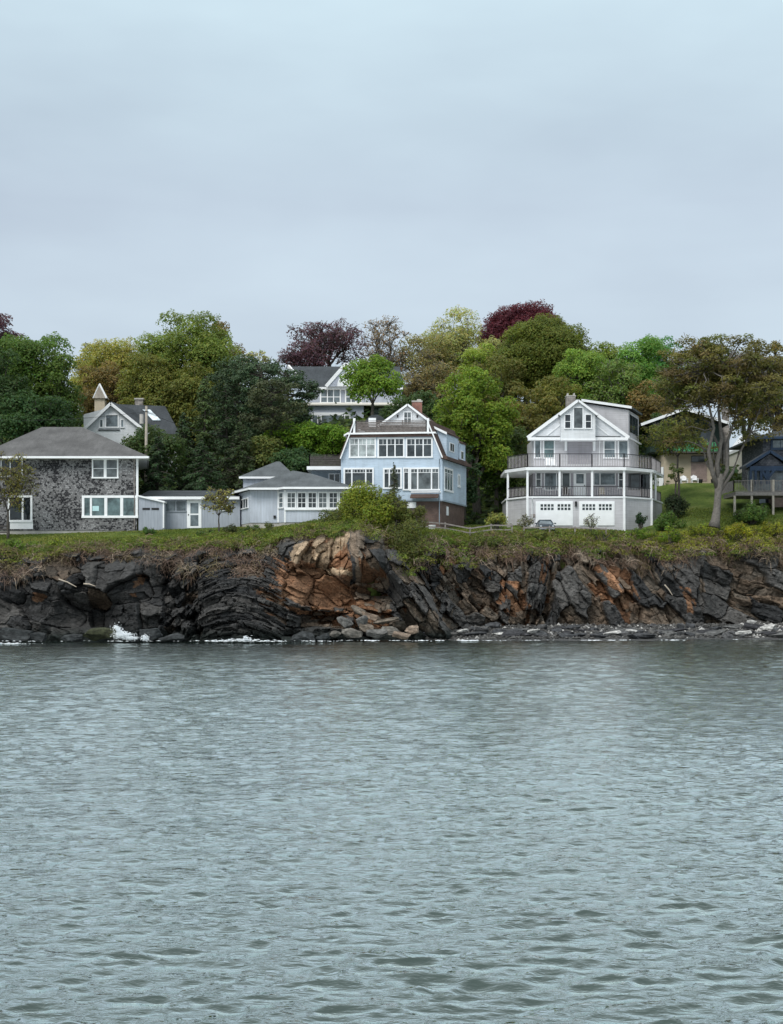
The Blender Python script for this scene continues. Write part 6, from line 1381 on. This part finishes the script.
def ribbons(P, D, ln, w, rr, sag):
    """two segment twigs: P start, D direction"""
    n = len(P); D = D/np.linalg.norm(D, axis=1)[:, None]; s = np.cross(D, rr.normal(size=(n, 3))); s /= np.linalg.norm(s, axis=1)[:, None]; s *= w[:, None]/2
    m = P+D*(ln*0.5)[:, None]+rr.normal(size=(n, 3))*(ln*0.06)[:, None]; e = P+D*ln[:, None]; e[:, 2] -= sag*ln
    V = np.stack([P-s, P+s, m+s*0.8, m-s*0.8, e+s*0.35, e-s*0.35], 1).reshape(-1, 3)
    b = 6*np.arange(n)[:, None]; F = np.concatenate([b+np.array([0, 1, 2, 3]), b+np.array([3, 2, 4, 5])]); return V, F
def rim_cover():
    rr = np.random.default_rng(77); X, Yc, Zc = CL; nx = X.shape[1]
    # --- dry brown brush hanging over the rim
    hang = lambda px: np.interp(px, [0, 40, 80, 110, 150, 190, 230, 275, 300, 345, 385, 400, 440, 520, 600, 680, 700, 783], [3.4, 3.0, 1.6, 0.9, 2.4, 3.4, 3.6, 3.2, 0.3, 0.2, 0.8, 2.2, 2.6, 1.9, 2.3, 2.6, 1.4, 1.9])
    dens = lambda px: np.interp(px, [0, 60, 100, 150, 270, 285, 380, 400, 440, 560, 783], [0.9, 1.0, 0.6, 1.0, 1.0, 0.1, 0.15, 0.6, 0.8, 1.0, 1.0])
    P, D, Ln, Wd, Cc, Sg = [], [], [], [], [], []
    pal = np.array([(0.16, 0.105, 0.075), (0.21, 0.14, 0.10), (0.12, 0.08, 0.06), (0.27, 0.21, 0.155), (0.15, 0.12, 0.06)])
    ncl = 950
    for i in range(ncl):
        x = rr.uniform(-42, 43); y0 = float(edge_y(x)); px = CXP+x*FPX/y0
        if rr.random() > dens(px)*np.clip(0.75+0.9*float(fbm(np.array([x]), np.array([y0]), 0.9, 88)[0]), 0.15, 1): continue
        s = rr.random()**1.3*hang(px)+rr.uniform(-0.6, 0); z = float(edge_z(x))-max(s, 0)
        if s > 0: j = int((x+58)/116*(nx-1)); k = int(np.argmin(np.abs(Zc[:, j]-z))); y = min(float(Yc[k, j]), y0)-0.05
        else: y = y0+(-s)*3.5; z = gz(x, y)
        r = rr.uniform(0.5, 1.15); m = int(rr.integers(34, 60)); d = rr.normal(size=(m, 3))*np.array([1, 0.7, 0.8]); d[:, 1] -= 0.5; d[:, 2] += 0.35
        P.append(np.array([x, y, z])+rr.normal(size=(m, 3))*np.array([0.45, 0.25, 0.22])); D.append(d); Ln.append(r*rr.uniform(0.5, 1.2, m)); Wd.append(rr.uniform(0.025, 0.06, m))
        Cc.append(pal[rr.integers(0, 5)]*rr.uniform(0.6, 1.4, (m, 1)))
    P = np.concatenate(P); D = np.concatenate(D); Ln = np.concatenate(Ln); Wd = np.concatenate(Wd); Cc = np.concatenate(Cc)
    V, F = ribbons(P, D, Ln, Wd, rr, 0.45); o = mesh_obj('dry_brush', V, F, M['twig'], colors=np.concatenate([Cc, Cc]))
    tag(o, 'brown leafless brush hanging over the rim of the cliff', 'brush', kind='stuff')
    # --- grass: blades on the turf near the rim
    n = 95000; x = rr.uniform(-44, 46, n); t = rr.random(n)**1.6; y = edge_y(x)+t*13-0.25; z = ground_z(x, np.maximum(y, edge_y(x)))
    patch = fbm(x, y, 0.7, 5); ln = (0.16+0.5*np.clip(patch+0.35, 0, 1)*np.exp(-t*3))*rr.uniform(0.6, 1.3, n)
    D = rr.normal(size=(n, 3))*0.35+np.array([0, -0.15, 1]); c1 = np.array((0.14, 0.19, 0.04)); c2 = np.array((0.28, 0.28, 0.075)); c3 = np.array((0.08, 0.12, 0.025))
    f = np.clip(0.5+0.8*fbm(x, y, 0.45, 9), 0, 1)[:, None]; Cg = c1*(1-f)+c2*f; g = (rr.random(n) < 0.2)[:, None]; Cg = np.where(g, c3, Cg)*rr.uniform(0.7, 1.25, (n, 1))
    V, F = ribbons(np.stack([x, y, z-0.03], 1), D, ln, rr.uniform(0.04, 0.09, n), rr, 0.2); o = mesh_obj('rim_grass', V, F, M['leaf'], colors=np.concatenate([Cg, Cg]))
    tag(o, 'long spring grass along the top of the cliff', 'grass', kind='stuff')
    # --- leafy ground cover on the rim
    P, Nn, Cc = [], [], []
    cov = lambda px: np.interp(px, [0, 70, 100, 180, 210, 290, 330, 385, 400, 470, 560, 640, 783], [0.9, 0.8, 0.5, 0.5, 0.9, 0.6, 0.4, 0.6, 1.0, 0.9, 0.85, 1.0, 1.0])
    hg = lambda px: np.interp(px, [0, 60, 120, 270, 300, 385, 400, 440, 520, 640, 690, 783], [1.2, 0.7, 0.3, 0.6, 0.3, 1.0, 3.2, 2.8, 1.3, 1.5, 1.3, 1.2])
    for i in range(2600):
        x = rr.uniform(-43, 44); y0 = float(edge_y(x)); px = CXP+x*FPX/y0
        if rr.random() > cov(px): continue
        s = rr.random()*(hg(px)+1.1)-1.1
        if s > 0: z = float(edge_z(x))-s; j = int((x+58)/116*(nx-1)); k = int(np.argmin(np.abs(Zc[:, j]-z))); y = min(float(Yc[k, j]), y0)-0.1
        else: y = y0-s*3.2; z = gz(x, y)
        m = int(rr.integers(25, 60)); r = rr.uniform(0.25, 0.6); dd = sphere_dirs(m, rr); dd[:, 2] = np.abs(dd[:, 2])
        P.append(np.array([x, y, z])+dd*r*np.array([1.3, 1, 0.8])); Nn.append(dd+np.array([0, 0, 0.4]))
        c = [(0.13, 0.20, 0.03), (0.20, 0.25, 0.035), (0.09, 0.13, 0.025), (0.22, 0.21, 0.05), (0.14, 0.13, 0.045)][rr.integers(0, 5)]
        if px > 640 and s < 0.6: c = (0.27, 0.28, 0.035)
        Cc.append(np.array(c)*rr.uniform(0.7, 1.25, (m, 1)))
    P = np.concatenate(P); V, F = leaf_quads(P, np.concatenate(Nn), 0.16, rr); o = mesh_obj('ground_cover', V, F, M['leaf'], colors=np.concatenate(Cc))
    tag(o, 'leafy green ground cover along the cliff rim', 'ground cover', kind='stuff')
    # --- undergrowth beneath the hillside trees
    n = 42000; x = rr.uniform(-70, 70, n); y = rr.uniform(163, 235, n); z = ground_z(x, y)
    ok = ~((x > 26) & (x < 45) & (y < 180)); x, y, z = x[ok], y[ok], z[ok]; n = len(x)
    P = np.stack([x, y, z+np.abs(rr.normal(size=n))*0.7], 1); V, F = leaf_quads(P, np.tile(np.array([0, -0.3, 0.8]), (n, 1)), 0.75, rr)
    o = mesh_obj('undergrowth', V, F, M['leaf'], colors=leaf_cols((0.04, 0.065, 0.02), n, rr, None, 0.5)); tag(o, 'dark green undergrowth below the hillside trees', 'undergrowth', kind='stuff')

# ================================================================== SEA
def build_sea():
    ys = [9.0]
    while ys[-1] < 150: 
        y = ys[-1]; ys.append(y+float(np.interp(y, [9, 20, 40, 80, 150], [0.035, 0.045, 0.075, 0.14, 0.28])))
    ys = np.array(ys); nc = 520; u = np.linspace(-1, 1, nc)
    Yg, U = np.meshgrid(ys, u, indexing='ij'); Xg = U*(Yg*0.30+4)
    rr = np.random.default_rng(12); Z = np.zeros_like(Xg); DX = Z.copy(); DY = Z.copy()
    step = np.maximum(np.gradient(ys)[:, None], (Yg*0.30+4)*2/nc)
    lam = np.concatenate([rr.uniform(2.2, 6, 10), rr.uniform(0.9, 2.2, 22), rr.uniform(0.4, 0.9, 34), rr.uniform(0.14, 0.4, 50)])
    gust = 0.85+0.35*fbm(Xg, Yg*0.5, 0.16, 77, 3)
    for l in lam:
        k = 2*math.pi/l; th = rr.normal(0, 0.6 if l < 1 else 0.75)-math.pi/2+0.12; ph = rr.uniform(0, 6.28)
        a = float(np.interp(l, [0.14, 0.4, 0.9, 2.2, 6], [0.050, 0.037, 0.018, 0.008, 0.005]))/k*(1.0)
        w = np.clip((l/step-2.5)/2.5, 0, 1); a_ = a*w*(gust if l < 2.2 else 1)
        f = k*(Xg*math.cos(th)+Yg*math.sin(th))+ph+0.6*np.sin(0.31*Xg+0.23*Yg+ph)
        c = np.cos(f); s = np.sin(f); Z += a_*c; DX -= 0.9*a_*s*math.cos(th); DY -= 0.9*a_*s*math.sin(th)
    edge = np.clip((1-np.abs(U))/0.04, 0, 1)*np.clip((Yg-9)/0.6, 0, 1)*np.clip((150-Yg)/2, 0, 1)
    # slight swell before the shore
    Z += 0.05*np.sin(Yg*0.9+0.15*Xg)*np.clip((Yg-100)/20, 0, 1)
    Z *= edge; DX *= edge; DY *= edge
    V = np.stack([(Xg+DX).ravel(), (Yg+DY).ravel(), Z.ravel()], 1); ny = len(ys)
    i = np.arange(ny*nc).reshape(ny, nc)
    F = np.stack([i[:-1, :-1].ravel(), i[:-1, 1:].ravel(), i[1:, 1:].ravel(), i[1:, :-1].ravel()], 1)
    # flat outer sea joined to the rim of the fine sheet
    b = len(V); ya, yb = ys[0], ys[-1]; xa, xb = ya*0.30+4, yb*0.30+4; S = 3000
    O = [(-xa, ya, 0), (xa, ya, 0), (xb, yb, 0), (-xb, yb, 0), (-S, -S, 0), (S, -S, 0), (S, yb, 0), (-S, yb, 0)]
    V = np.concatenate([V, np.array(O)]); F = np.concatenate([F, np.array([(b+4, b+5, b+1, b+0), (b+5, b+6, b+2, b+1), (b+0, b+3, b+7, b+4)])])
    m, nt, out = new_mat('sea_water')
    v = coords(nt, (1, 1, 1), (0, 0, 0.12))
    def nz(sx, sy, det, rot, rough=0.6):
        q = coords(nt, (sx, sy, 1), (0, 0, rot)); return noise(nt, q, 1.0, det, rough)
    n1 = nz(2.4, 6.0, 4, 0.10, 0.55); n2 = nz(3.0, 10.0, 4, -0.2); n3 = nz(0.55, 1.5, 3, 0.3)
    ad = N(nt, 'ShaderNodeMath', operation='MULTIPLY_ADD'); ad.inputs[1].default_value = 0.22; L(nt, n2, ad.inputs[0]); L(nt, n1, ad.inputs[2])
    ad2 = N(nt, 'ShaderNodeMath', operation='MULTIPLY_ADD'); ad2.inputs[1].default_value = 1.2; L(nt, n3, ad2.inputs[0]); L(nt, ad.outputs[0], ad2.inputs[2])
    bn = bumpn(nt, ad2.outputs[0], 0.9, 0.046)
    fr_ = N(nt, 'ShaderNodeFresnel', IOR=1.34); L(nt, bn, fr_.inputs['Normal'])
    mr = N(nt, 'ShaderNodeMapRange'); mr.interpolation_type = 'SMOOTHSTEP'
    for k_, v_ in ((1, 0.0), (2, 0.27), (3, 0.02), (4, 0.93)): mr.inputs[k_].default_value = v_
    L(nt, fr_.outputs[0], mr.inputs[0])
    df = N(nt, 'ShaderNodeBsdfDiffuse'); gl = N(nt, 'ShaderNodeBsdfGlossy', Roughness=0.06); gl.inputs['Color'].default_value = (0.93, 0.98, 0.965, 1)
    cc = ramp(nt, noise(nt, v, 0.06, 3), [(0.3, (0.020, 0.036, 0.030)), (0.7, (0.032, 0.050, 0.042))]); L(nt, cc, df.inputs['Color'])
    L(nt, bn, df.inputs['Normal']); L(nt, bn, gl.inputs['Normal'])
    mx = N(nt, 'ShaderNodeMixShader'); L(nt, mr.outputs[0], mx.inputs[0]); L(nt, df.outputs[0], mx.inputs[1]); L(nt, gl.outputs[0], mx.inputs[2]); L(nt, mx.outputs[0], out.inputs[0])
    o = mesh_obj('sea', V, F, m, smooth=True); tag(o, kind='structure')

# ================================================================== SKY, LIGHT, CAMERA
def sky_and_light():
    w = bpy.data.worlds.new('World'); scene.world = w; w.use_nodes = True; nt = w.node_tree; nt.nodes.clear()
    out = nt.nodes.new('ShaderNodeOutputWorld'); bg = N(nt, 'ShaderNodeBackground', Strength=0.1)
    sk = nt.nodes.new('ShaderNodeTexSky'); sk.sky_type = 'NISHITA'; sk.sun_disc = False; sk.sun_elevation = R(52); sk.sun_rotation = R(200)
    tc = nt.nodes.new('ShaderNodeTexCoord'); sp = N(nt, 'ShaderNodeSeparateXYZ'); L(nt, tc.outputs['Generated'], sp.inputs[0])
    mp = nt.nodes.new('ShaderNodeMapping'); mp.inputs['Scale'].default_value = (2.6, 2.6, 8.0); L(nt, tc.outputs['Generated'], mp.inputs[0])
    n1 = noise(nt, mp.outputs[0], 0.9, 5, 0.5)
    # overcast deck: soft grey, brighter towards the zenith
    el = ramp(nt, sp.outputs[2], [(0.0, (3.65, 4.3, 4.75)), (0.185, (3.7, 4.3, 4.85)), (0.25, (3.35, 3.9, 4.5)), (0.30, (3.5, 4.2, 4.75)), (0.38, (4.2, 5.2, 5.7)), (0.6, (5.6, 6.3, 6.6)), (1.0, (9.0, 9.6, 10.0))])
    cl = mixc(nt, 1.0, el, ramp(nt, n1, [(0.3, (0.84, 0.835, 0.865)), (0.7, (1.14, 1.15, 1.13))]), 'MULTIPLY')
    c = mixc(nt, 0.92, sk.outputs[0], cl); L(nt, c, bg.inputs['Color']); L(nt, bg.outputs[0], out.inputs[0])
    ld = bpy.data.lights.new('sun', 'SUN'); ld.energy = 1.5; ld.angle = R(30); ld.color = (1.0, 0.97, 0.93)
    so = bpy.data.objects.new('sun', ld); col.objects.link(so); so.location = (0, -40, 80)
    # light from behind the camera, a little to the left
    d = Vector((0.34, 0.62, -0.79)).normalized(); so.rotation_euler = d.to_track_quat('-Z', 'Y').to_euler()
    sk.sun_elevation = math.asin(-d.z); sk.sun_rotation = math.atan2(-d.x, -d.y)
    cd = bpy.data.cameras.new('camera'); cd.sensor_fit = 'HORIZONTAL'; cd.sensor_width = 36.0; cd.lens = 36.0*FPX/783.0
    cd.shift_y = (HZ-512)/783.0; cd.clip_start = 0.5; cd.clip_end = 8000
    co = bpy.data.objects.new('camera', cd); col.objects.link(co); co.location = (0, 0, EYE); co.rotation_euler = (R(90), 0, 0); scene.camera = co
    scene.view_settings.view_transform = 'Standard'; scene.view_settings.look = 'None'; scene.view_settings.exposure = 0.68; scene.view_settings.gamma = 1.0
    scene.view_settings.use_curve_mapping = False

build_ground()
CL = build_cliff()
shingle_house(); link_building(); bay_cottage(); blue_house(); grey_house(); white_hill_house(); lilac_hill_house(); tan_house(); navy_house()
car(); fences(); pole_and_wires()
adirondack(684, 481, 177.5, 'white garden chair on the lawn before the tan house, left one of the pair')
adirondack(694.5, 481, 177.5, 'white garden chair on the lawn before the tan house, right one of the pair')
pot(680, 178.5, 'dark planter just left of the two white garden chairs'); pot(700.5, 178.5, 'dark planter just right of the two white garden chairs'); pot(713, 178.5, 'dark planter at the right end of the tan wall, behind the maple trunk')
zt_ = ZZ(467.3, 158)+0.01; zp_ = ZZ(496.4, 158)+0.01
deck_chair(548, 160.3, zt_, 'white chair on the porch house roof terrace, left one of two'); deck_chair(553.5, 160.6, zt_, 'white chair on the porch house roof terrace, right one of two')
deck_chair(566, 160.2, zp_, 'dark wooden chair on the porch just left of the white door', 'wood_dark'); deck_chair(602, 160.2, zp_, 'brown wooden chair on the porch under the wide window', 'wood_pole')
pot(432, 150.6, 'white garden tub on the grass at the blue house basement', 0.4, 0.45, 'white', None); pot(509, 156.6, 'grey tub at the left corner of the porch house', 0.3, 0.5, 'concrete', None)
shore_rocks(); splash()
trees(); shrubs(); rim_cover()
build_sea(); sky_and_light()
